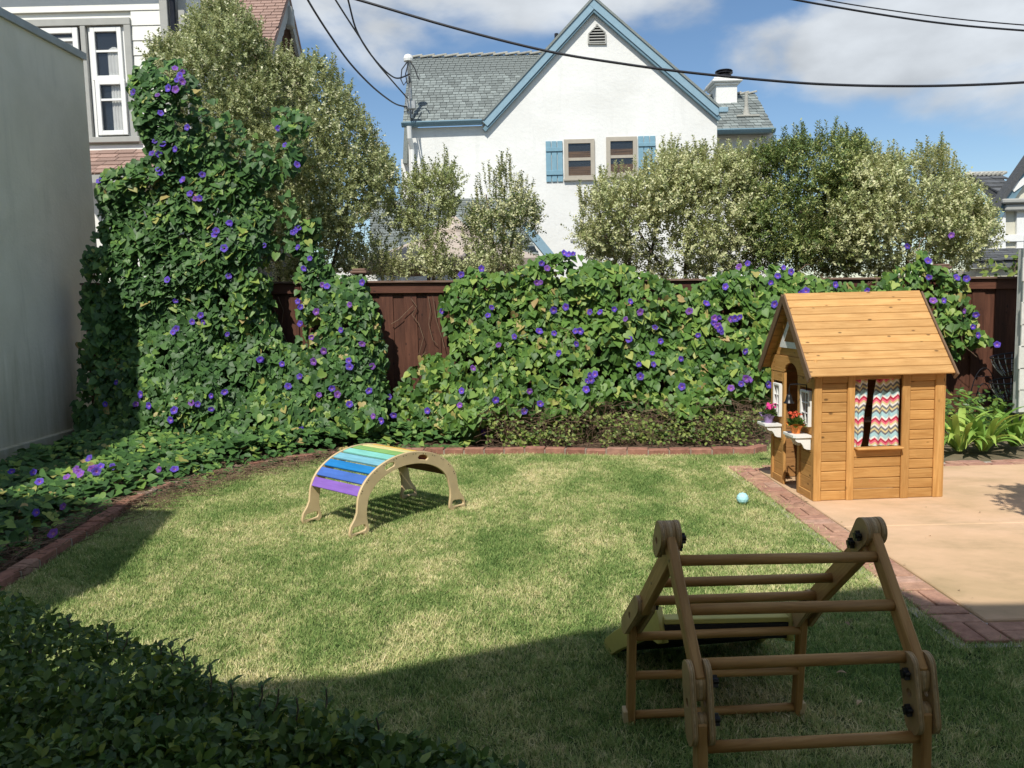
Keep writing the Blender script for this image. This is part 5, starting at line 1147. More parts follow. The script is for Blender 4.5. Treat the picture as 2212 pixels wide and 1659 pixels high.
# slide board hooked on the rear rung
sb = thing('slide_board', 'yellowish plywood slide board with dark deck hooked on the rear of the climbing frame', 'slide', (.7, 3.1, .2))
uL, uR = at(1428, 1352, 2.80), at(1702, 1340, 2.84); dL, dR = G(1322, 1398, .035), G(1640, 1372, .035)
uL = at(1424, 1346, 2.83); 
def side_plate(u_, d_, sgn):
    u_, d_ = Vector(u_), Vector(d_); x = (d_-u_); l = x.length; x.normalize(); n_ = Vector((-x.y, x.x, 0)).normalized()*-1; z_ = n_.cross(x)
    if z_.z < 0: z_ = -z_
    poly = [(-.03, -.075), (.03, -.07), (.12, -.035), (l-.12, -.028), (l+.02, -.035), (l+.075, -.01), (l+.085, .02), (l+.06, .045), (l-.1, .055), (.12, .06), (.02, .062), (-.03, .055)]
    mw = Matrix((x, z_, x.cross(z_))).transposed().to_4x4(); mw.translation = u_
    return curve_plate('side_plate', poly, [], .024, M['slideply'], sb, mw, .003)
side_plate(uL, dL, -1); side_plate(uR, dR, 1)
nx_ = (uR-uL).normalized()
V = [uL+nx_*.012, uR-nx_*.012, dR-nx_*.012, dL+nx_*.012]; V = [v+Vector((0, 0, -.01)) for v in V]; V += [v+Vector((0, 0, -.014)) for v in V]
MB().add(V, [(0, 1, 2, 3), (7, 6, 5, 4), (0, 4, 5, 1), (1, 5, 6, 2), (2, 6, 7, 3), (3, 7, 4, 0)]).obj('deck', M['darkboard'], sb)
board('crossbar', uL+nx_*.012+Vector((0, -.02, .022)), uR-nx_*.012+Vector((0, -.02, .022)), .05, .02, (0, 1, .0), M['slideply'], sb)
board('crossbar', uL+nx_*.012+Vector((0, -.035, -.02)), uR-nx_*.012+Vector((0, -.035, -.02)), .06, .016, (0, 0, 1), M['darkboard'], sb)
for t_ in (): board('batten', uL.lerp(dL, t_)+nx_*.012+Vector((0, 0, -.04)), uR.lerp(dR, t_)-nx_*.012+Vector((0, 0, -.04)), .04, .02, (0, 0, 1), M['darkboard'], sb)
# fallen leaves on the shaded grass
for i, (x, y, r_) in enumerate([(1500, 1616, .5), (1381, 1562, 1.2), (1992, 1541, 2), (1835, 1365, .2), (1860, 1530, 2.4), (1830, 1470, 1.4)]):
    p = G(x, y); V, Fc = T_oval(.22, .1, .2); me = mesh_np('fallen_leaf', V*.045, [tuple(f) for f in Fc])
    tag(link('fallen_leaf', me, M['deadleaf'], None, Matrix.Translation((p.x, p.y, .03)) @ Matrix.Rotation(r_, 4, 'Z') @ Matrix.Rotation(.2, 4, 'X')), ['curled pale dry leaf below the bottom rung between the legs', 'curled dry leaf near the left rear post of the frame', 'small dry leaf right of the folding frame', 'pale dry leaf between the right beam and the rear post', 'dry leaf under the lowest right rungs', 'dry leaf on grass at the middle of the right gap'][i], 'leaf', 'dry leaves fallen on the shaded grass')

# ================================================================== MORNING GLORY
HEARTS = [T_heart(), T_heart(True), T_heart()]
fl_m = []
def flower_mesh(mt, seed):
    rr = np.random.default_rng(seed); n = 20; V = [(0, 0, -.75)]; Fc = []
    for r_, z_ in ((.13, -.6), (.30, -.22), (.62, -.02), (1.0, .04)):
        for k_ in range(n):
            a = 2*math.pi*k_/n; q = 1 if r_ < .5 else 1+(.09 if r_ == 1 else .03)*math.cos(a*5); zz_ = z_+(.05*math.cos(a*5+.4)+rr.normal(0, .02))*(r_ > .5); V.append((r_*q*math.cos(a), r_*q*math.sin(a), zz_))
    Fc += [(0, 1+k_, 1+(k_+1) % n) for k_ in range(n)]
    for j in range(3): Fc += [(1+j*n+k_, 1+j*n+(k_+1) % n, 1+(j+1)*n+(k_+1) % n, 1+(j+1)*n+k_) for k_ in range(n)]
    me = mesh_np('flower', V, Fc, smooth=False); me.materials.append(mt); return me
fl_m = [flower_mesh(M['flower'], 1), flower_mesh(M['flower'], 2), flower_mesh(M['flower_p'], 3), flower_mesh(M['flower'], 4)]
def put_flower(parent, P, nrm, size, k_):
    nrm = Vector(nrm).normalized(); x_ = nrm.orthogonal().normalized(); y_ = nrm.cross(x_); mw = Matrix((x_, y_, nrm)).transposed().to_4x4() @ Matrix.Rotation(random.uniform(0, 6), 4, 'Z') @ Matrix.Diagonal((size, size*random.uniform(.75, 1), size, 1)); mw.translation = P
    link('flower', fl_m[k_ % len(fl_m)], None, parent, mw)
def surfY(px, py, poly, Y0, ph=0.0, low=.5, amp=.40, edge=45.):
    P = at_np(px, py, np.full(px.shape, Y0)); e = np.clip(edist(px, py, poly)/edge, 0, 1)**.6
    l = lump(P, 1.0, ph); B = .10+amp*(l*.5+.5)*e+low*np.clip(1-P[:, 2]/1.75, 0, 1)**1.25*(.35+.65*e)
    return Y0-B
def vine(name, lab, polys, Y0, counts, material, ph=0., low=.5, size=(.058, .115), fl=(), holes=(), nbig=300):
    allP = None; t_ = None; Ps = []; es = []
    for poly, cnt in zip(polys, counts):
        px, py = sample_poly(poly, cnt)
        # thin out so that gaps open between lumps
        Y = surfY(px, py, poly, Y0, ph, low); dep = rng.exponential(.06, cnt)+(rng.random(cnt) < .15)*.18; P = at_np(px, py, Y+dep); ok = P[:, 2] > .03
        for h in holes: ok &= ~inpoly(px, py, h)
        nz = np.array([noise.noise(Vector(p)*3.2) for p in P]); ek = edist(px, py, poly); ok &= ~((nz < -.28) & (rng.random(cnt) < .7)); ok &= rng.random(cnt) < np.clip(.55+nz*2.2+ek/38., .02, 1)
        Ps.append(P[ok]); es.append(dep[ok])
    P = np.concatenate(Ps); n = len(P); c = P.mean(0); t_ = thing(name, lab, 'vine', (c[0], Y0, 0))
    top = np.clip((P[:, 2]-1.6)/.5, 0, 1)*.35 if low > 0 else 0
    Nn = np.stack([rng.normal(0, .5, n), np.full(n, -1.), .3+rng.normal(0, .55, n)+top], 1)
    tone = np.array([noise.noise(Vector(q)*1.7) for q in P])*.9+.45+rng.normal(0, .3, n); tone = np.where(rng.random(n) < .015, .985, np.clip(tone, 0, .93))
    sz = rng.uniform(*size, n)*np.where(rng.random(n) < .2, .6, 1)
    big = noise
    leaves(t_, P, Nn, rng.normal(0, .55, n), sz, HEARTS, material, tone, nbig, 'leaf', 'foliage', front=-np.concatenate(es)*6)
    for (x, y) in fl:
        pa = np.array([float(x)]); pb_ = np.array([float(y)]); poly = min(polys, key=lambda q: (not inpoly(pa, pb_, q)[0], edist(pa, pb_, q)[0]))
        Y = surfY(pa, pb_, poly, Y0, ph, low)[0]-.05; p = at(x, y, Y)
        put_flower(t_, p, (random.uniform(-.5, .4), -1, random.uniform(-.1, .6)), random.uniform(.031, .046), random.choice([0, 1, 3, 0, 1, 2]))
    # wandering stems underneath
    b_ = MB()
    for i in range(26):
        j = rng.integers(0, n); p = Vector(P[j])+Vector((0, .08, 0)); pts = [p]
        for k_ in range(7): p = p+Vector((random.uniform(-.12, .12), random.uniform(-.03, .03), random.uniform(-.16, .1))); p.z = max(.02, p.z); pts.append(p.copy())
        b_.tube(pts, .004, 4)
    b_.obj('stems', M['twig'], t_, kind='stuff')
    return t_
P1 = [(285, 150), (330, 122), (385, 128), (418, 170), (418, 250), (455, 310), (500, 345), (555, 375), (590, 430), (588, 540), (585, 640), (600, 700), (615, 740), (640, 745), (655, 700), (636, 650), (640, 600), (652, 560), (640, 480), (690, 470), (712, 590), (785, 598), (815, 660), (833, 760), (838, 850), (880, 950), (800, 962), (700, 962), (620, 972), (550, 985), (400, 1000), (165, 1010), (163, 900), (170, 760), (178, 620), (186, 530), (218, 480), (208, 400), (225, 370), (262, 352), (315, 340), (318, 310), (292, 270), (278, 200)]
P1b = [(590, 235), (660, 225), (680, 260), (650, 300), (655, 370), (620, 375), (600, 390), (565, 420), (520, 450), (500, 430), (560, 380), (610, 340), (600, 290)]
P2 = [(948, 650), (985, 600), (1020, 578), (1060, 590), (1110, 575), (1180, 548), (1230, 543), (1290, 563), (1360, 575), (1430, 600), (1478, 618), (1530, 600), (1600, 575), (1660, 570), (1740, 590), (1800, 608), (1880, 610), (1880, 800), (1665, 880), (1640, 905), (1600, 890), (1540, 925), (1470, 940), (1410, 915), (1330, 895), (1260, 925), (1200, 940), (1120, 925), (1060, 935), (1020, 967), (900, 965), (840, 950), (835, 870), (868, 820), (900, 785), (935, 742), (962, 762), (955, 700)]
P3 = [(1860, 612), (1905, 590), (1940, 575), (1965, 540), (1985, 530), (2005, 560), (2050, 585), (2088, 600), (2085, 640), (2105, 668), (2112, 700), (2148, 738), (2150, 752), (2110, 738), (2085, 750), (2068, 770), (2055, 772), (2050, 740), (1990, 700), (1900, 690), (1860, 700)]
FL = [(378,147),(394,155),(381,173),(363,190),(379,193),(394,176),(388,163),(287,199),(340,205),(347,244),(404,275),(334,305),(352,311),(378,322),(328,331),(344,333),(341,366),(347,375),(394,388),(437,377),(410,418),(422,429),(431,428),(495,481),(601,277),(615,313),(642,355),(214,390),(497,482),(467,498),(463,507),(484,536),(571,530),(633,502),(644,492),(494,596),(361,604),(379,650),(433,681),(415,695),(439,696),(380,710),(373,718),(491,722),(562,777),(609,786),(251,826),(303,852),(227,873),(293,873),(321,876),(456,855),(413,870),(427,873),(456,884),(376,886),(368,907),(485,847),(622,834),(638,499),(643,534),(669,558),(656,580),(696,615),(706,618),(782,610),(643,651),(649,663),(683,673),(755,658),(648,699),(736,713),(673,729),(782,743),(699,758),(563,776),(677,781),(753,779),(755,792),(804,791),(647,813),(623,834),(689,853),(717,839),(729,852),(797,844),(755,873),(841,857),(806,899),(823,909),(650,929),(594,940),(790,942),(821,943),(296,946),(444,961)]
FM = [(850,897),(1040,580),(996,593),(1160,611),(1168,610),(1062,664),(1054,681),(1111,727),(1077,745),(1165,715),(1022,795),(997,844),(993,875),(1071,864),(1133,888),(1144,845),(923,887),(1046,934),(1002,958),(955,672),(1219,546),(1228,549),(1238,548),(1170,569),(1182,579),(1362,651),(1196,670),(1222,663),(1274,674),(1296,674),(1327,668),(1383,674),(1526,655),(1489,672),(1351,689),(1415,707),(1197,720),(1243,715),(1253,715),(1359,733),(1427,737),(1508,724),(1544,688),(1554,686),(1542,698),(1551,704),(1555,711),(1559,717),(1580,689),(1588,688),(1598,685),(1673,657),(1665,611),(1680,596),(1596,576),(1615,569),(1567,619),(1693,578),(1709,587),(1610,759),(1409,763),(1471,775),(1380,787),(1412,787),(1207,763),(1245,743),(1383,813),(1274,810),(1285,808),(1269,823),(1277,821),(1266,841),(1473,835),(1612,818),(1601,829),(1619,820),(1579,838),(1661,831),(1427,907),(1167,872),(1741,628),(1730,633),(1805,615)]
FR = [(1873,628),(2006,599),(2067,599),(2088,602),(2039,649),(2016,649),(2083,672),(2108,680),(2102,706),(2113,724),(2154,744),(2005,563),(2007,599),(1960,532),(2055,508)]
vine('morning_glory_vine', 'tall dark morning glory vine with violet flowers climbing over the left end of the fence', [P1, P1b, P_SPARSE], 9.42, [16500, 200, 420], M['ivy'], 0., .62, fl=FL)
vine('morning_glory_vine', 'broad bright green morning glory mound draped over the middle of the fence', [P2, [(1040, 915), (1200, 920), (1640, 890), (1645, 962), (1040, 968)]], 9.45, [10500, 700], M['ivy_light'], 2., .55, fl=FM)
vine('morning_glory_vine', 'trailing morning glory at the right of the fence above the playhouse roof', [P3], 9.45, [900], M['ivy_light'], 4., .1, fl=FR, nbig=200)
# tendrils on the bare stretch of fence
td = thing('vine_tendrils', 'thin bare vine tendrils hanging on the open fence boards', 'tendrils', (-.9, 9.5, 1))
for pts in ([(905, 765), (915, 730), (905, 700), (890, 680), (900, 662), (888, 645)], [(925, 640), (930, 670), (926, 700), (935, 735), (945, 745)], [(845, 700), (862, 690), (880, 672), (892, 660)], [(920, 760), (905, 775), (912, 800), (905, 815)], [(935, 640), (942, 690), (955, 730), (960, 752)], [(600, 640), (612, 670), (608, 710), (622, 745)], [(590, 660), (600, 690), (596, 720)]):
    MB().tube([at(x, y, 9.55+.01*math.sin(x)) for x, y in pts], .004, 5).obj('tendril', M['twig'], td)

# ---- ground cover of the bed at left
bed = [(-5.15, 2.2), (-3.18, 2.2), (-3.2, 4.2), (-3.22, 5.4), (-3.1, 6.3), (-2.9, 6.9), (-2.55, 7.6), (-2.1, 8.15), (-1.5, 8.36), (-.6, 8.42), (-.3, 9.0), (-5.15, 9.2)]
n = 9500; x, y = sample_poly(bed, n); ed = edist(x, y, bed); B0 = np.stack([x, y, np.zeros(n)], 1); l = lump(B0[:, [0, 2, 1]]*np.array([1, 1, 1]), 1.2, 1.)
yf = np.clip((y-7.2)/1.6, 0, 1); h = (.13+.14*(l*.5+.5)+.1*yf)*np.clip(ed/.3, .25, 1); z = h-rng.exponential(.03, n); ok = z > .015
P = np.stack([x, y, z], 1)[ok]; n = len(P); gcv = thing('ground_cover', 'low morning glory creeping over the shaded bed beside the stucco wall', 'ground cover', (-4, 5.5, 0))
Nn = np.stack([.15+rng.normal(0, .35, n), -.35+rng.normal(0, .35, n), np.ones(n)], 1)
leaves(gcv, P, Nn, rng.normal(0, .9, n), rng.uniform(.05, .095, n), HEARTS, M['ivy'], rng.random(n), 300, tip=(.4, -1, -.1), front=z[ok]*3)
for (x, y) in [(25,1018),(192,990),(72,1020),(144,1030),(170,1019),(164,1013),(208,1018),(217,1007),(199,1012),(243,1008),(343,1014),(377,1013),(136,1094),(78,1107),(114,1152),(85,1040),(203,1010),(174,1024)]:
    put_flower(gcv, G(x, y, .25), (random.uniform(-.4, .3), -.8, random.uniform(.3, .9)), random.uniform(.028, .04), random.choice([2, 2, 0, 1, 2]))
# ---- dry tangle under the vine and twigs on the bed
def tangle(name, lab, region, n, hmax, r_=.0022, seg=5, l=.32, green=0, flat=False):
    x, y = sample_poly(region, n); V = []; Fc = []; pos = np.stack([x, y, rng.uniform(.0, 1, n)**1.3*hmax], 1)
    d = norm(rng.normal(0, 1, (n, 3))*np.array([1, .6, .25 if flat else .8])); k = 0; rows = []
    for s_ in range(seg+1):
        rows.append(pos.copy()); pos = pos+d*(l/seg); pos[:, 2] = np.clip(pos[:, 2], .01, hmax*1.15); d = norm(d+rng.normal(0, .42, (n, 3))*np.array([1, 1, .5]))
    rows = np.stack(rows, 1); offs = np.array([(0, 0, 1), (.8, .2, -.5), (-.8, -.2, -.5)])*r_
    V = (rows[:, :, None]+offs[None, None]).reshape(-1, 3); F_ = []
    base = np.arange(n)*(seg+1)*3
    for s_ in range(seg):
        for c_ in range(3): a = s_*3+c_; b2 = s_*3+(c_+1) % 3; F_.append(np.stack([base+a, base+b2, base+b2+3, base+a+3], 1))
    o = link(name, mesh_np(name, V, np.concatenate(F_)), M['twig'], None, None, 'stuff'); tag(o, lab, 'dry stems')
    if green:
        x, y = sample_poly(region, green); P = np.stack([x, y, rng.uniform(.03, 1, green)*hmax*.8], 1)
        nz = np.array([noise.noise(Vector(p)*3.4+Vector((9, 0, 0))) for p in P]); P = P[nz > .0]; m_ = len(P)
        Nn = np.stack([rng.normal(0, .5, m_), -.7+rng.normal(0, .4, m_), .8+rng.normal(0, .4, m_)], 1); fr = leaf_frames(P, Nn, rng.uniform(-3, 3, m_)); V, F_ = scatter(P, fr, rng.uniform(.025, .055, m_), T_oval(.36))
        o2 = link('undergrowth', mesh_np('undergrowth', V, F_, np.repeat(rng.random(m_), 6)), M['under'], None, None, 'stuff'); tag(o2, 'small leaved yellow green undergrowth beneath the vine mound', 'undergrowth')
tangle('dry_brush', 'tangle of dry brown stems under the middle vine', [(-.3, 8.55), (2.7, 8.35), (2.9, 9.3), (-.3, 9.35)], 2300, .42, green=6000)
tangle('dry_twigs', 'dead twigs littering the bed beside the brick edging', [(-3.5, 3.2), (-3.04, 3.2), (-3.1, 5.4), (-2.85, 6.3), (-2.5, 7.2), (-2.0, 7.95), (-.7, 8.45), (-.7, 8.75), (-2.6, 8.4), (-3.3, 7)], 2200, .07, flat=True)

# ================================================================== SHRUBS
def shrub(name, lab, cat, poly, Yc, T, ncl, nsp, nlf, material, lsize=(.030, .050), lw=.33, stems=(), shoot=1.0, up=.6, crad=.2, group=None, base=None):
    P0max = max(q[1] for q in poly); px, py = sample_poly(poly, ncl); e = edist(px, py, poly)*Yc/F_PX; t_ = np.sqrt(np.clip(1-(1-np.clip(e/T, 0, 1))**2, 0, 1))*T
    u = rng.uniform(-1, 1, ncl); u = np.sign(u)*np.abs(u)**.6; Y = Yc+u*t_; C = at_np(px, py, Y); nz = np.array([noise.noise(Vector(p)*2.1) for p in C]); ok = (C[:, 2] > .3) & (rng.random(ncl) < np.clip(.66+nz*2.4+np.clip(e/.4, 0, 1)*.38, .03, 1)) & ~((py > P0max-85) & (rng.random(ncl) < .33)); C = C[ok]; ncl = len(C)
    rad = np.minimum(crad*rng.uniform(.7, 1.15, ncl), .07+e[ok]*.9)
    cl = np.repeat(np.arange(ncl), nsp); m_ = len(cl); d = norm(rng.normal(0, 1, (m_, 3))+np.array([0, -.15, up])); S0 = C[cl]+d*rad[cl][:, None]*rng.uniform(.35, 1, m_)[:, None]
    D = norm(d+rng.normal(0, .3, (m_, 3))+np.array([0, 0, up])); Ls = rng.uniform(.09, .18, m_)
    # upright shoots along the top
    P_ = np.asarray(poly, float); ns = int((P_[:, 0].max()-P_[:, 0].min())/3.6*shoot)
    if ns:
        sxp = rng.uniform(P_[:, 0].min()+4, P_[:, 0].max()-4, ns); ytop = []
        for q in sxp:
            ys_ = np.arange(P_[:, 1].min(), P_[:, 1].max(), 3.); ins = inpoly(np.full(ys_.shape, q), ys_, P_); ytop.append(ys_[ins][0] if ins.any() else P_[:, 1].max())
        ytop = np.array(ytop)+rng.uniform(-6, 45, ns); Ps = at_np(sxp, ytop, Yc+rng.uniform(-T, T, ns)*.4)
        Dsh = norm(np.stack([rng.normal(0, .14, ns), rng.normal(0, .14, ns), np.ones(ns)], 1)); reps = 4
        for k_ in range(reps): S0 = np.concatenate([S0, Ps+Dsh*(k_*.085-.06)]); D = np.concatenate([D, Dsh]); Ls = np.concatenate([Ls, np.full(ns, .11)])
        stemP = Ps; 
    m_ = len(S0)
    i_ = np.tile(np.arange(nlf), m_); sp = np.repeat(np.arange(m_), nlf); a = i_*2.4+rng.uniform(0, 6.28, m_)[sp]; Dd = D[sp]
    ux = norm(np.cross(Dd, np.array([.3, .9, .1]))); uy = np.cross(Dd, ux); rd = ux*np.cos(a)[:, None]+uy*np.sin(a)[:, None]; LP = S0[sp]+Dd*(Ls[sp]*(i_+.5)/nlf)[:, None]
    ld = norm(rd*.9+Dd*(.35+.5*i_/nlf)[:, None]+rng.normal(0, .15, rd.shape)); nn = norm(Dd-ld*(Dd*ld).sum(-1, keepdims=True)+rng.normal(0, .12, rd.shape)); s_ = np.cross(ld, nn)
    sz = rng.uniform(*lsize, len(LP)); V, F_ = scatter(LP, (s_, ld, nn), sz, T_tiny(lw)); cq = np.concatenate([rng.random(ncl)[cl], rng.random(m_-len(cl))]); rn = np.clip(cq[sp]*.4+rng.random(m_)[sp]*.25+rng.random(len(LP))*.42-.03, 0, .999)
    c = C.mean(0) if base is None else base; th_ = thing(name, lab, cat, (c[0], Yc, 0), group)
    link('crown', mesh_np('crown', V, F_, np.repeat(rn, 2)), material, th_, None, 'stuff')
    if ns:
        off = np.array([(0, 0, 0), (1, 0, 0), (.5, .87, 0)])*.0035; rows = np.stack([Ps+Dsh*q for q in (-.25, .3)], 1); VV = (rows[:, :, None]+off[None, None]).reshape(-1, 3); bs = np.arange(ns)*6
        link('shoots', mesh_np('shoots', VV, np.concatenate([np.stack([bs+k_, bs+(k_+1) % 3, bs+3+(k_+1) % 3, bs+3+k_], 1) for k_ in range(3)])), M['bark'], th_, None, 'stuff')
    for st in stems:
        pts = [at(x, y, Yc+.05*q) for q, (x, y) in enumerate(st)]; pts = [Vector((pts[0].x, pts[0].y, 0.))]+pts
        MB().tube(pts, .03, 6, taper=.3).obj('trunk', M['bark'], th_)
    return th_
T1 = [(420, 60), (440, 22), (470, 25), (500, 14), (530, 50), (560, 95), (575, 130), (600, 152), (620, 142), (650, 140), (690, 148), (735, 192), (745, 218), (768, 250), (792, 278), (802, 320), (835, 352), (850, 390), (843, 440), (855, 480), (838, 530), (830, 580), (800, 604), (640, 612), (580, 606), (560, 500), (420, 420), (400, 300), (375, 200), (330, 150), (315, 125), (345, 112), (400, 112)]
shrub('pittosporum_tree', 'tall variegated pittosporum tree behind the left vine, its top reaching the sky', 'tree', T1, 10.7, .85, 1500, 9, 13, M['pitto'], stems=[[(600, 560), (590, 450), (560, 300), (500, 150)], [(640, 560), (670, 450), (680, 300)], [(720, 570), (750, 450), (770, 350)]], up=.5)
T2 = [(862, 405), (888, 400), (905, 372), (925, 382), (945, 362), (965, 368), (985, 388), (985, 440), (962, 480), (965, 520), (960, 545), (985, 604), (850, 606), (818, 600), (862, 560), (872, 520), (862, 460)]
shrub('pittosporum_shrub', 'slender open pittosporum left of the beige umbrella top', 'shrub', T2, 10.5, .35, 210, 7, 11, M['pitto_grey'], lsize=(.028, .044), stems=[[(925, 570), (920, 500), (930, 400)], [(950, 570), (945, 500), (960, 400)], [(935, 560), (900, 480), (890, 410)]], shoot=1.2, crad=.14, group='pittosporum shrubs behind the fence')
T3 = [(1018, 490), (1045, 405), (1062, 392), (1085, 372), (1110, 388), (1122, 420), (1145, 440), (1162, 470), (1152, 505), (1130, 540), (1112, 565), (1085, 590), (1030, 592), (1002, 545), (1004, 510)]
shrub('pittosporum_shrub', 'slender pittosporum right of the beige umbrella, against the white house', 'shrub', T3, 10.5, .4, 280, 7, 11, M['pitto_grey'], lsize=(.028, .044), stems=[[(1085, 580), (1088, 500), (1090, 400)], [(1070, 575), (1060, 480), (1050, 420)], [(1095, 570), (1115, 480), (1130, 450)]], shoot=1.2, crad=.15, group='pittosporum shrubs behind the fence')
H1 = [(1243, 480), (1252, 445), (1287, 425), (1292, 412), (1312, 402), (1370, 392), (1412, 372), (1440, 336), (1480, 346), (1520, 340), (1552, 350), (1590, 348), (1625, 362), (1630, 604), (1500, 604), (1350, 596), (1290, 560), (1250, 520)]
shrub('pittosporum_shrub', 'wide grey green pittosporum in front of the right end of the white house', 'shrub', H1, 10.7, .6, 960, 8, 12, M['pitto_grey'], stems=[[(1330, 560), (1300, 490), (1290, 430)], [(1360, 570), (1350, 480), (1360, 380)], [(1400, 580), (1420, 480), (1440, 360)], [(1480, 580), (1490, 480), (1500, 360)], [(1430, 580), (1380, 500), (1370, 400)]], shoot=1.3, up=.7, group='pittosporum shrubs behind the fence')
FX = [(1590, 372), (1645, 338), (1700, 326), (1740, 312), (1762, 318), (1800, 300), (1830, 308), (1868, 328), (1890, 350), (1875, 430), (1860, 590), (1700, 600), (1635, 600)]
shrub('evergreen_tree', 'darker glossy green tree rising between the two wide pittosporums', 'tree', FX, 10.75, .6, 800, 9, 12, M['ficus'], lsize=(.03, .055), lw=.24, stems=[[(1720, 560), (1730, 450), (1750, 350)]], shoot=.9)
H2 = [(1790, 440), (1815, 385), (1840, 356), (1880, 358), (1902, 362), (1925, 360), (1962, 362), (1992, 352), (2028, 335), (2058, 380), (2085, 412), (2110, 430), (2130, 460), (2146, 500), (2138, 530), (2112, 575), (2000, 596), (1760, 602), (1735, 500)]
shrub('pittosporum_shrub', 'wide pittosporum beside the slate roofed house at the right', 'shrub', H2, 10.6, .65, 980, 8, 12, M['pitto_grey'], stems=[[(1900, 560), (1880, 470), (1860, 380)], [(1960, 560), (1980, 460), (2000, 370)], [(2030, 560), (2060, 480), (2080, 430)]], shoot=1.3, up=.7, group='pittosporum shrubs behind the fence')
LB = [(815, 570), (850, 562), (900, 565), (1000, 570), (1080, 565), (1130, 575), (1160, 600), (815, 606)]
shrub('pittosporum_shrub', 'low straggly pittosporum growth just above the fence rail', 'shrub', LB, 10.1, .2, 60, 6, 10, M['pitto'], stems=[], shoot=.3, crad=.1, group='pittosporum shrubs behind the fence')
# big leaved shrub behind the fence at right
n = 60; PB = [(2128, 575), (2160, 560), (2190, 548), (2230, 540), (2240, 600), (2120, 600)]; x, y = sample_poly(PB, n); P = at_np(x, y, 10.2+rng.uniform(-.15, .15, n)); bs_ = thing('broadleaf_shrub', 'sparse yellow green broadleaf shrub peeping over the right end of the fence', 'shrub', (6.2, 10.2, 0))
leaves(bs_, P, np.stack([rng.normal(0, .5, n), -.7+rng.normal(0, .3, n), .7+rng.normal(0, .3, n)], 1), rng.uniform(-3, 3, n), rng.uniform(.1, .17, n), [T_oval(.2)], M['under'], rng.random(n), 60)
MB().tube([Vector((6.3, 10.2, 0)), at(2190, 590, 10.2), at(2200, 555, 10.2), at(2215, 535, 10.2)], .012, 6).obj('stem', M['bark'], bs_)

# ---- strap leaved plants by the patio
def strap_mesh(l, w, bend, i):
    V = []; Fc = []; ns = 9; x = z = 0.; a = R(80-8*i)
    for k_ in range(ns+1):
        t_ = k_/ns; ww = w*(.55+.9*math.sin(math.pi*min(1, .15+t_*.75)))*(1 if t_ < .75 else max(.04, (1-t_)/.25)); V += [(x, -ww, z+ww*.45), (x, 0, z), (x, ww, z+ww*.45)]
        a -= bend/ns*(.4+1.2*t_); x += l/ns*math.cos(a); z += l/ns*math.sin(a)
    for k_ in range(ns): q = k_*3; Fc += [(q, q+1, q+4, q+3), (q+1, q+2, q+5, q+4)]
    me = mesh_np('leaf', V, Fc, smooth=True); me.materials.append(M['clivia']); return me
sm = [strap_mesh(l, w, b2, i) for i, (l, w, b2) in enumerate([(.50, .017, R(75)), (.56, .019, R(95)), (.46, .018, R(115)), (.40, .02, R(110)), (.36, .018, R(90))])]
for (x, y, nl, lab) in [(2072, 975, 26, 'strap leaved clump nearest the playhouse with a yellowing leaf'), (2125, 975, 34, 'large strap leaved clump in the middle of the bed corner'), (2190, 965, 30, 'strap leaved clump against the shingled wall'), (2150, 935, 30, 'strap leaved clump furthest back below the wire baskets')]:
    c = G(x, y); t_ = thing('strap_leaf_plant', lab, 'plant', c, 'strap leaved plants by the patio')
    for i in range(nl):
        a = 2.4*i+random.uniform(-.3, .3); link('leaf', sm[i % 5], None, t_, Matrix.Translation((c.x+.03*math.cos(a), c.y+.03*math.sin(a), random.uniform(0, .03))) @ Matrix.Rotation(a, 4, 'Z') @ Matrix.Rotation(random.uniform(-.2, .2), 4, 'X') @ Matrix.Scale(random.uniform(.8, 1.3), 4))
n = 900; x, y = sample_poly([(4.0, 8.1), (5.6, 8.3), (6, 9.3), (4.1, 9.3)], n); P = np.stack([x, y, rng.uniform(.03, .32, n)*(1+.6*(y-7.4)/2)], 1)
V, F_ = scatter(P, leaf_frames(P, np.stack([rng.normal(0, .5, n), -.5+rng.normal(0, .4, n), np.ones(n)], 1), rng.uniform(-3, 3, n)), rng.uniform(.05, .09, n), T_oval(.26)); tag(link('low_foliage', mesh_np('low_foliage', V, F_, np.repeat(rng.random(n), 6)), M['privet'], None, None, 'stuff'), 'dark low foliage behind the strap leaved plants', 'foliage')
# ---- wire baskets
def basket(x, y, Y, rtop, rbot, h, lab):
    c = at(x, y, Y); t_ = thing('wire_basket', lab, 'basket', c, 'stacked black wire baskets')
    def ring(r_, z_, rr_=.005): return MB().tube([c+Vector((r_*math.cos(a), r_*math.sin(a), z_+.03*math.cos(a))) for a in np.linspace(0, 2*math.pi, 25)], rr_, 5, False)
    for q in (0, .3, .6, 1): ring(rtop+(rbot-rtop)*q**1.6, -h*q, .009 if q == 0 else .004).obj('ring', M['black'], t_)
    b_ = MB()
    for a in np.linspace(0, 2*math.pi, 19)[:-1]: b_.tube([c+Vector(((rtop+(rbot-rtop)*q**1.6)*math.cos(a), (rtop+(rbot-rtop)*q**1.6)*math.sin(a), -h*q+.03*math.cos(a))) for q in (0, .33, .66, 1)], .003, 4)
    b_.obj('wires', M['metal'], t_, kind='stuff')
basket(2188, 768, 8.95, .22, .1, .2, 'upper black wire basket in the shade beside the shingled wall'); basket(2186, 822, 8.95, .22, .1, .2, 'lower black wire basket in the shade beside the shingled wall')
c = at(2130, 860, 9.2); t_ = thing('wire_trellis', 'small arched wire trellis leaning on the fence behind the strap leaves', 'trellis', c)
for s_ in (1, .6): MB().tube([c+Vector((s_*.16*math.cos(a), .05, s_*.45*math.sin(a)-.1)) for a in np.linspace(0, math.pi, 14)], .006, 5).obj('hoop', M['darkmetal'], t_)
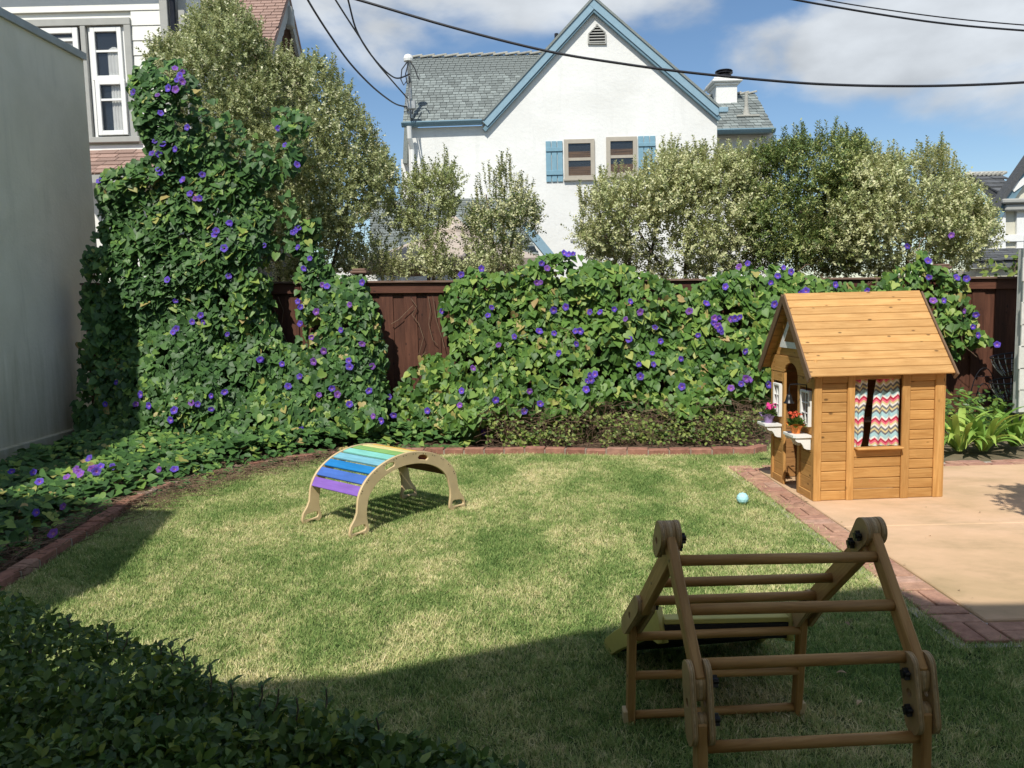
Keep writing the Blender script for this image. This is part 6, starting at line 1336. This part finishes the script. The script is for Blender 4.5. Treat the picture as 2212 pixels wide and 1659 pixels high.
for i in range(4): z = -.05+i*.1; w = .16*math.sqrt(max(0, 1-((z+.1)/.45)**2)); MB().tube([c+Vector((-w, .05, z)), c+Vector((0, .045, z)), c+Vector((w, .05, z))], .004, 4).obj('cross_wire', M['darkmetal'], t_)

# ================================================================== FOREGROUND HEDGE
HB = [(-60, 1262), (0, 1275), (60, 1292), (120, 1330), (185, 1362), (232, 1350), (268, 1378), (330, 1402), (372, 1412), (415, 1450), (480, 1478), (545, 1500), (640, 1528), (700, 1520), (745, 1545), (800, 1568), (840, 1592), (900, 1604), (1000, 1620), (1060, 1642), (1150, 1668), (1150, 1800), (-60, 1800)]
n = 12500; x, y = sample_poly(HB, n); P = []
e = edist(x, y, HB)
for i in range(n):
    g = G(x[i], y[i], .74); l = noise.noise(g*3.1)*.10+noise.noise(g*8)*.05; P.append(G(x[i], y[i], .72+l-min(.14, abs(random.gauss(0, .05)))))
P = np.array([tuple(p) for p in P]); hg = thing('privet_hedge', 'dark leafy privet hedge filling the shaded bottom left foreground', 'hedge', (-.7, 1.6, 0))
# skirt of leaves down the far side
m_ = 3000; j = rng.integers(0, n, m_); sk = P[j]+np.stack([rng.normal(0, .03, m_), rng.normal(0, .03, m_), -rng.uniform(.05, .6, m_)], 1); P = np.concatenate([P, sk]); n2 = len(P)
Nn = np.stack([rng.normal(0, .75, n2), -.3+rng.normal(0, .7, n2), .8+rng.normal(0, .35, n2)], 1)
leaves(hg, P, Nn, rng.uniform(-3.1, 3.1, n2), rng.uniform(.017, .036, n2), [T_oval(.26), T_oval(.22, .09, .15), T_oval(.3, .04, .05)], M['privet'], rng.random(n2), 300, tip=(0, 0, 1), front=np.concatenate([np.ones(n)*.3, np.zeros(m_)]))
b_ = MB(); PL = []; PN = []; ST = [(232, 1372, 20), (265, 1392, 26), (372, 1420, 28), (398, 1440, 45), (455, 1478, 40), (500, 1500, 24), (590, 1528, 40), (700, 1530, 42), (640, 1540, 32), (815, 1580, 30), (905, 1610, 20), (560, 1510, 30), (420, 1458, 32), (150, 1352, 18), (345, 1410, 20)]
for x, y, hh in ST:
    p = G(x, y+16, .70); q = at(x+random.uniform(-8, 14), y-hh, p.y); b_.tube([p, p.lerp(q, .5)+Vector((.004, 0, 0)), q], .0018, 4)
    for k_ in range(9):
        t_ = k_/8; c = p.lerp(q, t_); PL.append(tuple(c)); PN.append((math.cos(k_*2.4)*.8, math.sin(k_*2.4)*.8, .5))
b_.obj('shoots', M['bark'], hg, kind='stuff'); PL = np.array(PL); PN = np.array(PN); d = norm(PN*np.array([1, 1, .9])); nn = norm(np.array([0, 0, 1.])-d*d[:, 2:3]); V, F_ = scatter(PL, (np.cross(d, nn), d, nn), rng.uniform(.02, .034, len(PL)), T_oval(.27)); link('shoot_leaves', mesh_np('shoot_leaves', V, F_, np.repeat(rng.random(len(PL)), 6)), M['privet'], hg, None, 'stuff')
b_ = MB()
for i in range(40):
    j = rng.integers(0, n); p = Vector(P[j]); b_.tube([(p.x, p.y+.02, 0), (p.x+random.uniform(-.05, .05), p.y, .35), p-Vector((0, 0, .05))], .006, 5)
b_.obj('stems', M['bark'], hg, kind='stuff')

# small tree beyond the right edge of the view: its crown shades the patio corner
SH = [(2440, 330), (2480, 250), (2560, 230), (2640, 270), (2690, 340), (2640, 420), (2540, 450), (2470, 410)]
shrub('patio_tree', 'small tree right of the patio whose crown throws leaf shade on the concrete', 'tree', SH, 4.0, .25, 60, 8, 10, M['ficus'], lsize=(.05, .08), lw=.3, stems=[[(2560, 700), (2560, 450), (2560, 330)]], shoot=0, crad=.12)

MB().box((PXI+.012, 5.2055, -.04), (7.0, 5.2165, .014)).obj('control_joint', M['soil'], pat)
q = G(1712, 1088); tangle('twig_litter', 'few dry vine clippings lying on the brick border by the playhouse door', [(q.x-.1, q.y-.12), (q.x+.1, q.y-.12), (q.x+.12, q.y+.22), (q.x-.08, q.y+.2)], 22, .05, r_=.0014, l=.14, flat=True)
tl = []
for i in range(48):
    x_, y_ = random.choice([(random.uniform(-2.6, 1.9), random.uniform(2.4, 7.8)), (random.uniform(2.25, 3.8), random.uniform(3.7, 6.9)), (random.uniform(1.95, 2.3), random.uniform(3.5, 7))])
    tl.append((x_, y_, .03))
tl = np.array(tl); k_ = len(tl); V, F_ = scatter(tl, leaf_frames(tl, np.stack([rng.normal(0, .3, k_), rng.normal(0, .3, k_), np.ones(k_)], 1), rng.uniform(-3, 3, k_), (1, 0, 0)), rng.uniform(.010, .022, k_), T_oval(.3, .1, .15))
tag(link('leaf_litter', mesh_np('leaf_litter', V, F_), M['deadleaf'], None, None, 'stuff'), 'tiny dry leaf fragments strewn over lawn and patio', 'leaf litter')
